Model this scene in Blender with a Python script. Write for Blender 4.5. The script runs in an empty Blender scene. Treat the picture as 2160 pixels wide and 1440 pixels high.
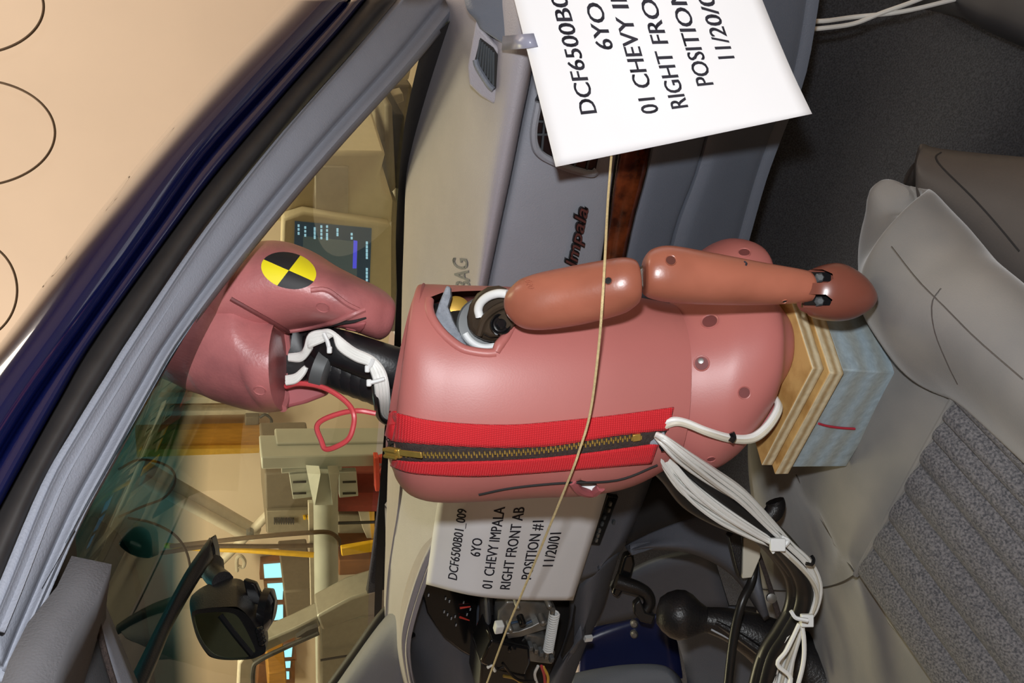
import bpy, bmesh, math, random
from mathutils import Vector as V, Matrix
from mathutils.bvhtree import BVHTree
random.seed(4)
C = bpy.context.scene.collection
S = bpy.context.scene

# ------------------------------------------------------------------ camera, light, exposure
F, PITCH, YAW = 1867.0, math.radians(20.2), math.radians(32.7)
CAM = V((.82, -.80, 1.22))
VD = V((-math.sin(YAW)*math.cos(PITCH), math.cos(YAW)*math.cos(PITCH), -math.sin(PITCH)))
RT = V((math.cos(YAW), math.sin(YAW), 0))
UP = RT.cross(VD)
cd = bpy.data.cameras.new('camera'); cam = bpy.data.objects.new('camera', cd); C.objects.link(cam)
cd.sensor_width = 36; cd.sensor_fit = 'HORIZONTAL'; cd.lens = F*36/2160; cd.clip_start = .02
# the photographer held the camera on its side: the top of the frame points to the right
cam.matrix_world = Matrix(((-UP.x, RT.x, -VD.x, CAM.x), (-UP.y, RT.y, -VD.y, CAM.y), (-UP.z, RT.z, -VD.z, CAM.z), (0, 0, 0, 1)))
S.camera = cam
w = bpy.data.worlds.new('world'); S.world = w; w.use_nodes = True
w.node_tree.nodes['Background'].inputs[0].default_value = (.95, .82, .66, 1)
w.node_tree.nodes['Background'].inputs[1].default_value = .05
S.view_settings.view_transform = 'Standard'; S.view_settings.look = 'None'
S.view_settings.gamma = 1; S.view_settings.use_curve_mapping = False
S.view_settings.exposure = 0.0

def lamp(name, kind, loc, energy, color, **k):
    l = bpy.data.lights.new(name, kind); l.energy = energy; l.color = color
    for a, b in k.items(): setattr(l, a, b)
    o = bpy.data.objects.new(name, l); o.location = loc; C.objects.link(o); return o
# the camera's own flash sits beside the lens (right of it, as the camera is held sideways)
lamp('camera_flash', 'POINT', CAM + RT*.065 + UP*.012 - VD*.01, 22, (.95, .975, 1), shadow_soft_size=.012)
# ceiling lamps of the laboratory
for i, (x, y, e) in enumerate([(-2.6, 1.6, 96), (.8, 2.0, 60), (-1.0, -2.6, 10)]):
    lamp('ceiling_lamp', 'AREA', (x, y, 3.3), e, (1, .88, .74), shape='RECTANGLE', size=2.2, size_y=.8)

# ------------------------------------------------------------------ geometry helpers
def ray(px, py):
    return VD + RT*((1440-py-720)/F) + UP*((1080-px)/F)
def at(px, py, d): return CAM + ray(px, py)*d
def atplane(px, py, n, D):
    r = ray(px, py); return CAM + r*((D - n.dot(CAM))/n.dot(r))
def atY(px, py, y): return atplane(px, py, V((0, 1, 0)), y)
def atZ(px, py, z): return atplane(px, py, V((0, 0, 1)), z)
BASE = {}
def base_of(o):
    while o is not None:
        if o.name in BASE: return BASE[o.name]
        o = o.parent
    return V((0, 0, 0))
def tag(o, label=None, cat=None, group=None, kind=None):
    for k, v in (('label', label), ('category', cat), ('group', group), ('kind', kind)):
        if v: o[k] = v
    return o
def thing(name, loc, label, cat, group=None):
    o = bpy.data.objects.new(name, None); o.empty_display_size = .05; C.objects.link(o)
    o.location = loc; BASE[o.name] = V(loc); return tag(o, label, cat, group)
def mk(name, verts, faces, mats, parent=None, ang=38, mi=None, label=None):
    verts = [V(v) for v in verts]
    if parent is None:
        n = len(verts); b = V((sum(v.x for v in verts)/n, sum(v.y for v in verts)/n, min(v.z for v in verts)))
    else: b = base_of(parent)
    me = bpy.data.meshes.new(name); me.from_pydata([tuple(v-b) for v in verts], [], faces)
    for m in (mats if isinstance(mats, (list, tuple)) else [mats]): me.materials.append(m)
    if mi: me.polygons.foreach_set('material_index', mi)
    bm = bmesh.new(); bm.from_mesh(me); bmesh.ops.recalc_face_normals(bm, faces=bm.faces); bm.to_mesh(me); bm.free()
    me.shade_smooth(); me.set_sharp_from_angle(angle=math.radians(ang)); me.update()
    o = bpy.data.objects.new(name, me); C.objects.link(o)
    if parent is None: o.location = b; BASE[o.name] = b
    else: o.parent = parent
    if label: o['label'] = label
    return o
def solid(o, t, off=-1):
    m = o.modifiers.new('thickness', 'SOLIDIFY'); m.thickness = t; m.offset = off; return o
def bev(o, w, n=2):
    m = o.modifiers.new('bevel', 'BEVEL'); m.width = w; m.segments = n; m.limit_method = 'ANGLE'; m.angle_limit = math.radians(40); return o
def apply(o):
    dg = bpy.context.evaluated_depsgraph_get(); dg.update()
    me = bpy.data.meshes.new_from_object(o.evaluated_get(dg)); o.modifiers.clear(); o.data = me
    me.shade_smooth(); me.set_sharp_from_angle(angle=math.radians(38)); return o
class MB:
    def __init__(s): s.v, s.f = [], []
    def add(s, vs, fs):
        k = len(s.v); s.v += [V(v) for v in vs]; s.f += [[i+k for i in f] for f in fs]; return s
    def prism(s, poly, d):
        n = len(poly); d = V(d)
        return s.add(list(poly)+[V(p)+d for p in poly], [list(range(n)), list(range(2*n-1, n-1, -1))]+[[i, i+n, (i+1) % n+n, (i+1) % n] for i in range(n)])
    def box(s, o, ex, ey, ez):          # corner-based: centre and three full edge vectors
        o, ex, ey, ez = V(o), V(ex), V(ey), V(ez); p = o-ex/2-ey/2-ez/2
        return s.prism([p, p+ex, p+ex+ey, p+ey], ez)
    def tube(s, pts, r, n=8, sub=5, cap=True):
        P = cat(pts, sub) if sub > 1 else [V(p) for p in pts]
        R = [r]*len(P) if not isinstance(r, (list, tuple)) else [lerpl(r, i/(len(P)-1)) for i in range(len(P))]
        t0 = (P[1]-P[0]).normalized(); a = t0.orthogonal().normalized(); vs = []; fs = []
        for i, p in enumerate(P):
            t = (P[min(i+1, len(P)-1)]-P[max(i-1, 0)])
            t = t.normalized() if t.length > 1e-9 else t0
            a = (a-t*a.dot(t)).normalized(); b = t.cross(a)
            vs += [p+(a*math.cos(q)+b*math.sin(q))*R[i] for q in [2*math.pi*k/n for k in range(n)]]
        for i in range(len(P)-1):
            fs += [[i*n+k, i*n+(k+1) % n, (i+1)*n+(k+1) % n, (i+1)*n+k] for k in range(n)]
        if cap: fs += [list(range(n-1, -1, -1)), [(len(P)-1)*n+k for k in range(n)]]
        return s.add(vs, fs)
    def cyl(s, a, b, r, r2=None, n=20):
        return s.tube([a, b], [r, r if r2 is None else r2], n, 1)
    def lathe(s, o, ax, prof, n=28, e1=None):   # profile of (distance along axis, radius)
        ax = V(ax).normalized(); a = (e1 or ax.orthogonal()); a = (V(a)-ax*ax.dot(V(a))).normalized(); b = ax.cross(a); o = V(o)
        vs = [o+ax*h+(a*math.cos(q)+b*math.sin(q))*r for h, r in prof for q in [2*math.pi*k/n for k in range(n)]]
        m = len(prof); fs = [[i*n+k, i*n+(k+1) % n, (i+1)*n+(k+1) % n, (i+1)*n+k] for i in range(m-1) for k in range(n)]
        fs += [list(range(n-1, -1, -1)), [(m-1)*n+k for k in range(n)]]
        return s.add(vs, fs)
    def build(s, name, mats, parent=None, **k): return mk(name, s.v, s.f, mats, parent, **k)
def frus(poly, d0, d1):
    n = len(poly)
    return MB().add([at(x, y, d0) for x, y in poly]+[at(x, y, d1) for x, y in poly], [list(range(n)), list(range(2*n-1, n-1, -1))]+[[i, i+n, (i+1) % n+n, (i+1) % n] for i in range(n)])
def lerpl(l, t):
    x = t*(len(l)-1); i = min(int(x), len(l)-2); return l[i]+(l[i+1]-l[i])*(x-i)
def cr(a, b, c, d, t):
    return ((b*2)+(c-a)*t+(a*2-b*5+c*4-d)*t*t+(b*3-a-c*3+d)*t**3)*.5
def cat(pts, sub):
    P = [V(p) if not isinstance(p, (float, int)) else p for p in pts]; n = len(P); out = []
    for i in range(n-1):
        a = P[i-1] if i else P[0]*2-P[1]; d = P[i+2] if i+2 < n else P[-1]*2-P[-2]
        out += [cr(a, P[i], P[i+1], d, k/sub) for k in range(sub)]
    return out+[P[-1]]
def patch(name, rows, mat, parent=None, su=5, sv=5, t=.004, disp=None, off=-1, ang=50):
    cols = [cat(r, su) for r in rows]; n = len(cols[0])
    lines = [cat([r[j] for r in cols], sv) for j in range(n)]; m = len(lines[0])
    vs = [lines[j][i] for i in range(m) for j in range(n)]
    if disp:
        nv = []
        for i in range(m):
            for j in range(n):
                a = vs[i*n+min(j+1, n-1)]-vs[i*n+max(j-1, 0)]; b = vs[min(i+1, m-1)*n+j]-vs[max(i-1, 0)*n+j]
                nn = a.cross(b).normalized()
                if nn.dot(VD) > 0: nn = -nn
                nv.append(vs[i*n+j]+nn*disp(j/(n-1), i/(m-1)))
        vs = nv
    fs = [[i*n+j, i*n+j+1, (i+1)*n+j+1, (i+1)*n+j] for i in range(m-1) for j in range(n-1)]
    o = mk(name, vs, fs, mat, parent, ang=ang); face_cam(o)
    return solid(o, t, off) if t else o
def face_cam(o):
    me = o.data; s = 0; b = base_of(o)
    for p in me.polygons: s += p.normal.dot(CAM-(p.center+b))*p.area
    if s < 0: me.flip_normals()
def loft(st, n=40, sub=5, flat=True, capA=True, capB=True):
    # stations: (px of one silhouette edge, px of the other, depth, half thickness[, exponent[, tilt]])
    A = [at(*s[0], s[2]) for s in st]; B = [at(*s[1], s[2]) for s in st]
    T = [float(s[3]) for s in st]; E = [float(s[4]) if len(s) > 4 else 2. for s in st]; K = [float(s[5]) if len(s) > 5 else 0. for s in st]
    A, B = cat(A, sub), cat(B, sub); T, E, K = cat(T, sub), cat(E, sub), cat(K, sub); m = len(A)
    Cn = [(a+b)/2 for a, b in zip(A, B)]; vs = []
    for i in range(m):
        t = (Cn[min(i+1, m-1)]-Cn[max(i-1, 0)]).normalized(); e1 = (A[i]-B[i])/2
        e2 = t.cross(e1).normalized()
        if e2.dot(VD) < 0: e2 = -e2
        e2 = (e2-t*K[i])*max(T[i], 1e-4); x = 2/E[i]
        for k in range(n):
            q = 2*math.pi*k/n; c, s = math.cos(q), math.sin(q)
            vs.append(Cn[i]+e1*math.copysign(abs(c)**x, c)+e2*math.copysign(abs(s)**x, s))
    fs = [[i*n+k, i*n+(k+1) % n, (i+1)*n+(k+1) % n, (i+1)*n+k] for i in range(m-1) for k in range(n)]
    if capA: fs.append(list(range(n-1, -1, -1)))
    if capB: fs.append([(m-1)*n+k for k in range(n)])
    return vs, fs
def bvh_of(vs, fs): return BVHTree.FromPolygons([tuple(v) for v in vs], fs)
def drape(b, px, py, off=0.0):
    r = ray(px, py).normalized(); h, n, i, d = b.ray_cast(CAM, r)
    if h is None:
        p = at(px, py, .7); h, n, i, d = b.find_nearest(p)
        # keep walking along the ray towards the closest approach
        for _ in range(12):
            p = CAM+r*((h-CAM).dot(r)); h, n, i, d = b.find_nearest(p)
    if n.dot(r) > 0: n = -n
    return h+n*off, n
def strip(name, b, ea, eb, off, mat, parent, nu=60, nv=4, t=.0015):
    def res(e, k): return lerp2(e, k/nu)
    vs = []
    for i in range(nu+1):
        p, q = res(ea, i), res(eb, i)
        for j in range(nv+1):
            x, y = p[0]+(q[0]-p[0])*j/nv, p[1]+(q[1]-p[1])*j/nv
            vs.append(drape(b, x, y, off)[0])
    k = nv+1; fs = [[i*k+j, i*k+j+1, (i+1)*k+j+1, (i+1)*k+j] for i in range(nu) for j in range(nv)]
    o = mk(name, vs, fs, mat, parent); face_cam(o); return solid(o, t, 0)
def lerp2(e, t):
    c = [V((p[0], p[1], 0)) for p in e]
    if len(c) > 2: c = cat(c, 8)
    p = lerpl(c, min(max(t, 0), 1)); return (p.x, p.y)
def slab(name, poly, y, t, mat, parent=None, bw=0, **k):    # upright slab standing in the room, its face at that distance
    o = MB().prism([atY(a, b, y) for a, b in poly], (0, t, 0)).build(name, mat, parent, **k)
    return bev(o, bw) if bw else o
def letters(name, s, fn, mat, parent, size=1.0, ext=0, off=.012, shear=0, align='CENTER', cuts=0, label=None):
    # lettering is laid out flat, cut into strips, then set on its surface by fn(u, v, h)
    c = bpy.data.curves.new('t', 'FONT'); c.body = s; c.size = size; c.offset = off*size if off > .02 else 0; c.shear = shear; c.extrude = ext
    c.align_x = align; c.resolution_u = 3
    o = bpy.data.objects.new('t', c); C.objects.link(o)
    dg = bpy.context.evaluated_depsgraph_get(); dg.update(); me = bpy.data.meshes.new_from_object(o.evaluated_get(dg))
    bpy.data.objects.remove(o); bpy.data.curves.remove(c)
    bm = bmesh.new(); bm.from_mesh(me)
    if 0 < off <= .02:
        for sh_ in (.022, .044):
            b2 = bmesh.ops.duplicate(bm, geom=bm.faces[:len(me.polygons)])
            bmesh.ops.translate(bm, vec=(sh_*size, 0, 0), verts=[e for e in b2['geom'] if isinstance(e, bmesh.types.BMVert)])
            bm.faces.ensure_lookup_table()
    if cuts:
        lo, hi = min(v.co.x for v in bm.verts), max(v.co.x for v in bm.verts)
        for i in range(1, cuts):
            bmesh.ops.bisect_plane(bm, geom=bm.verts[:]+bm.edges[:]+bm.faces[:], plane_co=(lo+(hi-lo)*i/cuts, 0, 0), plane_no=(1, 0, 0))
    bm.verts.index_update()
    vs = [fn(v.co.x, v.co.y, v.co.z) for v in bm.verts]; fs = [[v.index for v in f.verts] for f in bm.faces]; bm.free()
    return mk(name, vs, fs, mat, parent, label=label)

# ------------------------------------------------------------------ materials
def mat(name, col, rough=.5, metal=0., spec=.5, noise=0., nscale=40., col2=None, bump=0., bscale=300., coat=0., sheen=0., stretch=None, emit=None, estr=0., detail=3., ramp=(.35, .65)):
    m = bpy.data.materials.new(name); m.use_nodes = True; nt = m.node_tree; b = nt.nodes['Principled BSDF']
    b.inputs['Base Color'].default_value = (*col, 1); b.inputs['Roughness'].default_value = rough
    b.inputs['Metallic'].default_value = metal; b.inputs['Specular IOR Level'].default_value = spec
    b.inputs['Coat Weight'].default_value = coat; b.inputs['Sheen Weight'].default_value = sheen
    if sheen: b.inputs['Sheen Roughness'].default_value = .4
    tc = nt.nodes.new('ShaderNodeTexCoord'); src = tc.outputs['Object']
    if stretch:
        mp = nt.nodes.new('ShaderNodeMapping'); mp.inputs['Scale'].default_value = stretch
        nt.links.new(src, mp.inputs[0]); src = mp.outputs[0]
    if noise or col2:
        n = nt.nodes.new('ShaderNodeTexNoise'); n.inputs['Scale'].default_value = nscale; n.inputs['Detail'].default_value = detail
        nt.links.new(src, n.inputs['Vector']); r = nt.nodes.new('ShaderNodeValToRGB')
        r.color_ramp.elements[0].position, r.color_ramp.elements[1].position = ramp
        c2 = col2 or tuple(c*(1-noise) for c in col)
        r.color_ramp.elements[0].color = (*c2, 1); r.color_ramp.elements[1].color = (*col, 1)
        nt.links.new(n.outputs['Fac'], r.inputs[0]); nt.links.new(r.outputs[0], b.inputs['Base Color'])
    if bump:
        n2 = nt.nodes.new('ShaderNodeTexNoise'); n2.inputs['Scale'].default_value = bscale; nt.links.new(src, n2.inputs['Vector'])
        bp = nt.nodes.new('ShaderNodeBump'); bp.inputs['Strength'].default_value = bump; bp.inputs['Distance'].default_value = .002
        nt.links.new(n2.outputs['Fac'], bp.inputs['Height']); nt.links.new(bp.outputs[0], b.inputs['Normal'])
    if emit:
        b.inputs['Emission Color'].default_value = (*emit, 1); b.inputs['Emission Strength'].default_value = estr
    return m
def sr(r, g, b):
    return tuple((c/255/12.92 if c <= 10 else ((c/255+.055)/1.055)**2.4) for c in (r, g, b))
M = {}
M['wall'] = mat('wall paint', (.82, .68, .55), .9, noise=.04, nscale=2)
M['floorc'] = mat('lab floor', (.33, .29, .24), .6, noise=.2, nscale=3)
M['ceil'] = mat('lab ceiling', (.8, .74, .64), .9, noise=.05, nscale=3)
M['skin'] = mat('vinyl skin', sr(183, 110, 105), .42, noise=.08, nscale=9, bump=.03, bscale=700)
M['headskin'] = mat('head vinyl', sr(182, 110, 110), .40, col2=sr(146, 88, 90), nscale=16, bump=.12, bscale=400, detail=6, ramp=(.30, .52))
M['arm'] = mat('arm vinyl', sr(166, 100, 80), .32, col2=sr(138, 80, 62), nscale=14, bump=.05, bscale=300, ramp=(.3, .6))
M['hand'] = mat('hand vinyl', sr(118, 66, 54), .28, noise=.2, nscale=20)
M['innerpink'] = mat('inner vinyl', sr(170, 92, 96), .6, noise=.1)
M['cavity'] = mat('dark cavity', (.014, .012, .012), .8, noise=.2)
M['rubber'] = mat('black rubber', (.012, .012, .014), .38, noise=.3, nscale=60, bump=.1)
M['blackp'] = mat('black plastic', (.010, .009, .010), .35, noise=.2, bump=.25, bscale=900)
M['gloss'] = mat('glossy black', (.008, .008, .009), .12, noise=.1)
M['steel'] = mat('brushed steel', (.30, .30, .29), .42, .75, noise=.25, nscale=50)
M['bronze'] = mat('dark bronze', (.060, .042, .028), .45, .1, spec=.35, noise=.3, nscale=40)
M['greyal'] = mat('grey aluminium', (.12, .128, .132), .5, .2, noise=.15)
M['white'] = mat('white nylon', (.78, .80, .80), .5, noise=.05)
M['gold'] = mat('gold disc', (.60, .36, .06), .4, .5, noise=.2)
M['brass'] = mat('brass', (.62, .42, .10), .38, .7, noise=.2, nscale=90)
M['foam'] = mat('grey foam', (.30, .33, .38), .95, noise=.25, nscale=160, bump=.6, bscale=500)
M['tapebrown'] = mat('zipper tape', (.045, .030, .026), .85, noise=.4, nscale=400, bump=.5, bscale=900)
M['wirew'] = mat('white cable jacket', (.80, .80, .77), .45, noise=.06, nscale=30)
M['wireg'] = mat('cream cable jacket', (.60, .56, .46), .5, noise=.1, nscale=30)
M['wirer'] = mat('red cable jacket', (.62, .07, .08), .4, noise=.1)
M['wireb'] = mat('black cable jacket', (.012, .011, .011), .35, noise=.2)
M['paper'] = mat('white paper', (.90, .90, .92), .8, noise=.03, nscale=8, bump=.06, bscale=30)
M['ink'] = mat('black print', (.02, .018, .03), .8, noise=.1)
M['string'] = mat('twine', (.66, .52, .27), .8, noise=.2, nscale=300, bump=.4, bscale=1200)
M['cream'] = mat('dash vinyl', sr(158, 154, 161), .5, noise=.05, nscale=20, bump=.22, bscale=650)
M['dash'] = mat('grey dash plastic', sr(144, 147, 156), .5, noise=.05, nscale=20, bump=.2, bscale=650)
M['dashlow'] = mat('lower dash plastic', sr(98, 104, 116), .5, noise=.05, nscale=20, bump=.2, bscale=650)
M['trim'] = mat('pillar trim', sr(126, 129, 139), .7, noise=.04, nscale=30, bump=.2, bscale=700)
M['console'] = mat('console plastic', sr(90, 93, 102), .55, noise=.06, nscale=20, bump=.2, bscale=600)
M['seal'] = mat('weatherstrip', (.022, .020, .020), .6, noise=.25, nscale=60)
M['paint'] = mat('dark blue paint', (.002, .004, .034), .14, coat=1., noise=.05)
M['jamb'] = mat('door jamb paint', (.006, .012, .07), .3, noise=.05)
M['carpet'] = mat('charcoal carpet', (.044, .046, .054), .97, col2=(.017, .018, .022), nscale=420, bump=.7, bscale=600, detail=2)
M['velour'] = mat('grey velour', sr(130, 126, 121), .9, col2=sr(108, 107, 106), nscale=9, bump=.12, bscale=900, sheen=.25)
M['visor'] = mat('visor cloth', sr(52, 52, 54), .9, noise=.1, nscale=60, bump=.2, bscale=800)
M['lining'] = mat('roof lining cloth', sr(84, 83, 86), .95, noise=.08, nscale=60, bump=.2, bscale=800)
M['darktrim'] = mat('dark sill plastic', (.030, .030, .034), .5, noise=.1)
M['weave'] = mat('ribbed seat cloth', sr(112, 109, 110), .95, col2=sr(62, 62, 66), nscale=520, bump=.5, bscale=700, detail=3, ramp=(.34, .64), sheen=.1)
M['seatplastic'] = mat('seat side plastic', sr(72, 67, 64), .42, noise=.05, bump=.1, bscale=500)
M['mirrorglass'] = mat('mirror glass', (.75, .88, .55), .03, 1., noise=.02)
M['leather'] = mat('black leather', (.014, .013, .014), .38, noise=.2, nscale=50, bump=.3, bscale=350)
M['badge'] = mat('badge infill', (.10, .032, .028), .4, noise=.2)
M['grille'] = mat('grille plastic', (.06, .07, .08), .4, noise=.1)
M['red'] = mat('red needle', (.75, .06, .04), .5, noise=.05)
M['greymark'] = mat('grey print', (.45, .48, .52), .6, noise=.05)
M['yellow'] = mat('target yellow', (.86, .74, .01), .6, noise=.03)
M['tblack'] = mat('target black', (.015, .014, .016), .6, noise=.1)
M['tape'] = mat('clear tape', sr(150, 152, 172), .3, noise=.08, nscale=60)
M['marker'] = mat('red pen', (.42, .02, .04), .7, noise=.1)
# background
M['bgorange'] = mat('orange wood', (.50, .24, .035), .5, noise=.2, nscale=14, stretch=(6, 6, 1))
M['bgyellow'] = mat('yellow wood edge', (.80, .48, .08), .5, noise=.1)
M['bgbrown'] = mat('brown wood', (.22, .085, .025), .6, noise=.3, nscale=10)
M['bgtaupe'] = mat('taupe cabinet enamel', (.19, .155, .115), .6, noise=.1)
M['bgtaupe2'] = mat('warm grey enamel', (.30, .26, .20), .6, noise=.1)
M['bgdark'] = mat('dark equipment', (.04, .036, .034), .6, noise=.3)
M['bggrey'] = mat('machine grey', (.50, .52, .48), .4, .1, noise=.1, nscale=8)
M['bgred'] = mat('red frame paint', (.62, .07, .03), .5, noise=.1)
M['bgdred'] = mat('dark red paint', (.22, .035, .025), .5, noise=.1)
M['bgbeige'] = mat('computer beige', (.80, .70, .52), .6, noise=.04)
M['bgpipe'] = mat('cream steel', (.62, .56, .47), .45, noise=.08)
M['bgstrap'] = mat('yellow strap', (.85, .50, .01), .6, noise=.1)
M['bgcord'] = mat('brown cord', (.12, .075, .04), .8, noise=.2)
M['bgcar'] = mat('silver car paint', (.34, .33, .29), .35, .4, noise=.08)
M['screen'] = mat('screen glass', (.02, .025, .035), .15, noise=.05, emit=(.02, .035, .06), estr=1.)
M['screentext'] = mat('screen text', (.1, .2, .3), .5, emit=(.25, .45, .70), estr=1.3)
M['screenblue'] = mat('screen bar', (.05, .05, .4), .5, emit=(.07, .07, .75), estr=1.1)
M['sky'] = mat('daylit pane', (.3, .5, .7), .4, emit=(.19, .52, .80), estr=1.7, noise=.05, nscale=3)
def wood_mat(name, ca, cb, stretch, nscale, rough=.6, bump=.25):
    return mat(name, ca, rough, col2=cb, nscale=nscale, stretch=stretch, bump=bump, bscale=nscale*1.5, detail=6, ramp=(.38, .62))
M['burl'] = mat('burl wood', (.155, .035, .010), .18, col2=(.025, .006, .003), nscale=55, coat=.6, detail=8, ramp=(.34, .66), bump=.0)
M['plyface'] = wood_mat('plywood face', sr(196, 158, 98), sr(158, 116, 62), (30, 30, 30), 1.2)
def layered(name, cols, axis, scale, distort):
    m = bpy.data.materials.new(name); m.use_nodes = True; nt = m.node_tree; b = nt.nodes['Principled BSDF']; b.inputs['Roughness'].default_value = .75
    tc = nt.nodes.new('ShaderNodeTexCoord'); w_ = nt.nodes.new('ShaderNodeTexWave'); w_.bands_direction = axis
    w_.inputs['Scale'].default_value = scale; w_.inputs['Distortion'].default_value = distort; w_.inputs['Detail'].default_value = 3; w_.inputs['Detail Scale'].default_value = 3
    nt.links.new(tc.outputs['Object'], w_.inputs[0]); r = nt.nodes.new('ShaderNodeValToRGB')
    for i, (p, c) in enumerate(cols):
        e = r.color_ramp.elements[i] if i < 2 else r.color_ramp.elements.new(p)
        e.position = p; e.color = (*c, 1)
    nt.links.new(w_.outputs['Fac'], r.inputs[0])
    n = nt.nodes.new('ShaderNodeTexNoise'); n.inputs['Scale'].default_value = 160; nt.links.new(tc.outputs['Object'], n.inputs[0])
    mx = nt.nodes.new('ShaderNodeMixRGB'); mx.blend_type = 'MULTIPLY'; mx.inputs[0].default_value = .35
    nt.links.new(r.outputs[0], mx.inputs[1]); nt.links.new(n.outputs['Fac'], mx.inputs[2]); nt.links.new(mx.outputs[0], b.inputs['Base Color'])
    bp = nt.nodes.new('ShaderNodeBump'); bp.inputs['Strength'].default_value = .3; bp.inputs['Distance'].default_value = .002
    nt.links.new(n.outputs['Fac'], bp.inputs['Height']); nt.links.new(bp.outputs[0], b.inputs['Normal']); return m
M['ply'] = layered('plywood edge', [(0, sr(178, 150, 106)), (1, sr(226, 212, 178))], 'Z', 34, 1.2)
M['bluewood'] = layered('blue washed wood', [(0, sr(160, 168, 166)), (1, sr(168, 186, 196))], 'Z', 13, 1.6)
def web_mat():
    m = mat('red webbing', (.62, .012, .020), .7, sheen=.1); nt = m.node_tree; b = nt.nodes['Principled BSDF']
    tc = nt.nodes.new('ShaderNodeTexCoord'); hs = []
    for d, sc in (('Z', 170), ('X', 230)):
        w_ = nt.nodes.new('ShaderNodeTexWave'); w_.bands_direction = d; w_.inputs['Scale'].default_value = sc; w_.inputs['Distortion'].default_value = .6
        nt.links.new(tc.outputs['Object'], w_.inputs[0]); hs.append(w_)
    mm = nt.nodes.new('ShaderNodeMath'); mm.operation = 'MULTIPLY'
    nt.links.new(hs[0].outputs['Fac'], mm.inputs[0]); nt.links.new(hs[1].outputs['Fac'], mm.inputs[1])
    bp = nt.nodes.new('ShaderNodeBump'); bp.inputs['Strength'].default_value = .5; bp.inputs['Distance'].default_value = .0015
    nt.links.new(mm.outputs[0], bp.inputs['Height']); nt.links.new(bp.outputs[0], b.inputs['Normal'])
    r = nt.nodes.new('ShaderNodeValToRGB'); r.color_ramp.elements[0].color = (.50, .006, .014, 1); r.color_ramp.elements[1].color = (.78, .02, .03, 1)
    r.color_ramp.elements[1].position = .5; nt.links.new(mm.outputs[0], r.inputs[0]); nt.links.new(r.outputs[0], b.inputs['Base Color']); return m
M['web'] = web_mat()
def glass_mat():
    m = bpy.data.materials.new('tinted windshield glass'); m.use_nodes = True; nt = m.node_tree; nt.nodes.remove(nt.nodes['Principled BSDF'])
    out = nt.nodes['Material Output']; tr = nt.nodes.new('ShaderNodeBsdfTransparent'); gl = nt.nodes.new('ShaderNodeBsdfGlossy')
    gl.inputs['Roughness'].default_value = .02; mx = nt.nodes.new('ShaderNodeMixShader')
    at_ = nt.nodes.new('ShaderNodeAttribute'); at_.attribute_name = 'height'
    r = nt.nodes.new('ShaderNodeValToRGB'); e = r.color_ramp.elements
    e[0].position = .66; e[0].color = (.94, .97, .71, 1); e[1].position = .77; e[1].color = (.014, .10, .13, 1)
    nt.links.new(at_.outputs['Fac'], r.inputs[0]); nt.links.new(r.outputs[0], tr.inputs[0])
    lw = nt.nodes.new('ShaderNodeLayerWeight'); lw.inputs[0].default_value = .5; pw = nt.nodes.new('ShaderNodeMath'); pw.operation = 'POWER'; pw.inputs[1].default_value = 5
    fr = nt.nodes.new('ShaderNodeMath'); fr.operation = 'MULTIPLY_ADD'; fr.inputs[1].default_value = .6; fr.inputs[2].default_value = .03
    nt.links.new(lw.outputs['Facing'], pw.inputs[0]); nt.links.new(pw.outputs[0], fr.inputs[0]); nt.links.new(fr.outputs[0], mx.inputs[0]); nt.links.new(tr.outputs[0], mx.inputs[1]); nt.links.new(gl.outputs[0], mx.inputs[2])
    nt.links.new(mx.outputs[0], out.inputs[0]); return m
M['glass'] = glass_mat()

# ------------------------------------------------------------------ the laboratory
YW = 3.4
def plane_box(name, lo, hi, m):
    c = (V(lo)+V(hi))/2; d = V(hi)-V(lo)
    return tag(MB().box(c, (d.x, 0, 0), (0, d.y, 0), (0, 0, d.z)).build(name, m), kind='structure')
plane_box('floor', (-6.2, -4.2, -.1), (4.2, YW+.1, 0), M['floorc'])
plane_box('wall_front', (-6.2, YW, 0), (4.2, YW+.1, 3.6), M['wall'])
plane_box('wall_left', (-6.3, -4.2, 0), (-6.2, YW+.1, 3.6), M['wall'])
plane_box('wall_right', (4.2, -4.2, 0), (4.3, YW+.1, 3.6), M['wall'])
plane_box('wall_back', (-6.2, -4.3, 0), (4.2, -4.2, 3.6), M['wall'])
plane_box('ceiling', (-6.3, -4.3, 3.6), (4.3, YW+.1, 3.7), M['ceil'])

# ------------------------------------------------------------------ the car body
car = thing('car_body', (0, -.4, .2), 'dark blue car body with grey-trimmed roof pillar, tinted windshield and charcoal carpet', 'car')
PN = V((1, -.29, 0)); PD = .562
def pil(pts, d): return [atplane(x, y, PN, PD+d) for x, y in pts]
inner = [(985, 0), (882, 128), (700, 330), (540, 520), (400, 700), (330, 815), (240, 980), (165, 1120), (60, 1350), (20, 1450)]
outer = [(840, -4), (745, 108), (600, 273), (440, 480), (288, 710), (232, 800), (170, 900), (105, 1015), (20, 1225), (-20, 1320)]
def mixp(a, b, t): return [(p[0]*(1-t)+q[0]*t, p[1]*(1-t)+q[1]*t) for p, q in zip(a, b)]
patch('pillar_trim', [pil(outer, .022), pil(mixp(outer, inner, .07), .030), pil(mixp(outer, inner, .16), .027), pil(mixp(outer, inner, .55), .016), pil(mixp(outer, inner, .68), .004), pil(mixp(outer, inner, .88), .006), pil(inner, -.010)], M['trim'], car, 5, 4, .006)
strp = [(780, -10), (720, 63), (610, 187), (467, 353), (370, 480), (205, 710), (128, 840), (46, 988), (-30, 1130), (-60, 1200)]
oo = [(840, -4), (745, 108), (640, 228), (500, 403), (404, 532), (232, 800), (170, 900), (85, 1055), (0, 1270), (-30, 1340)]
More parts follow.
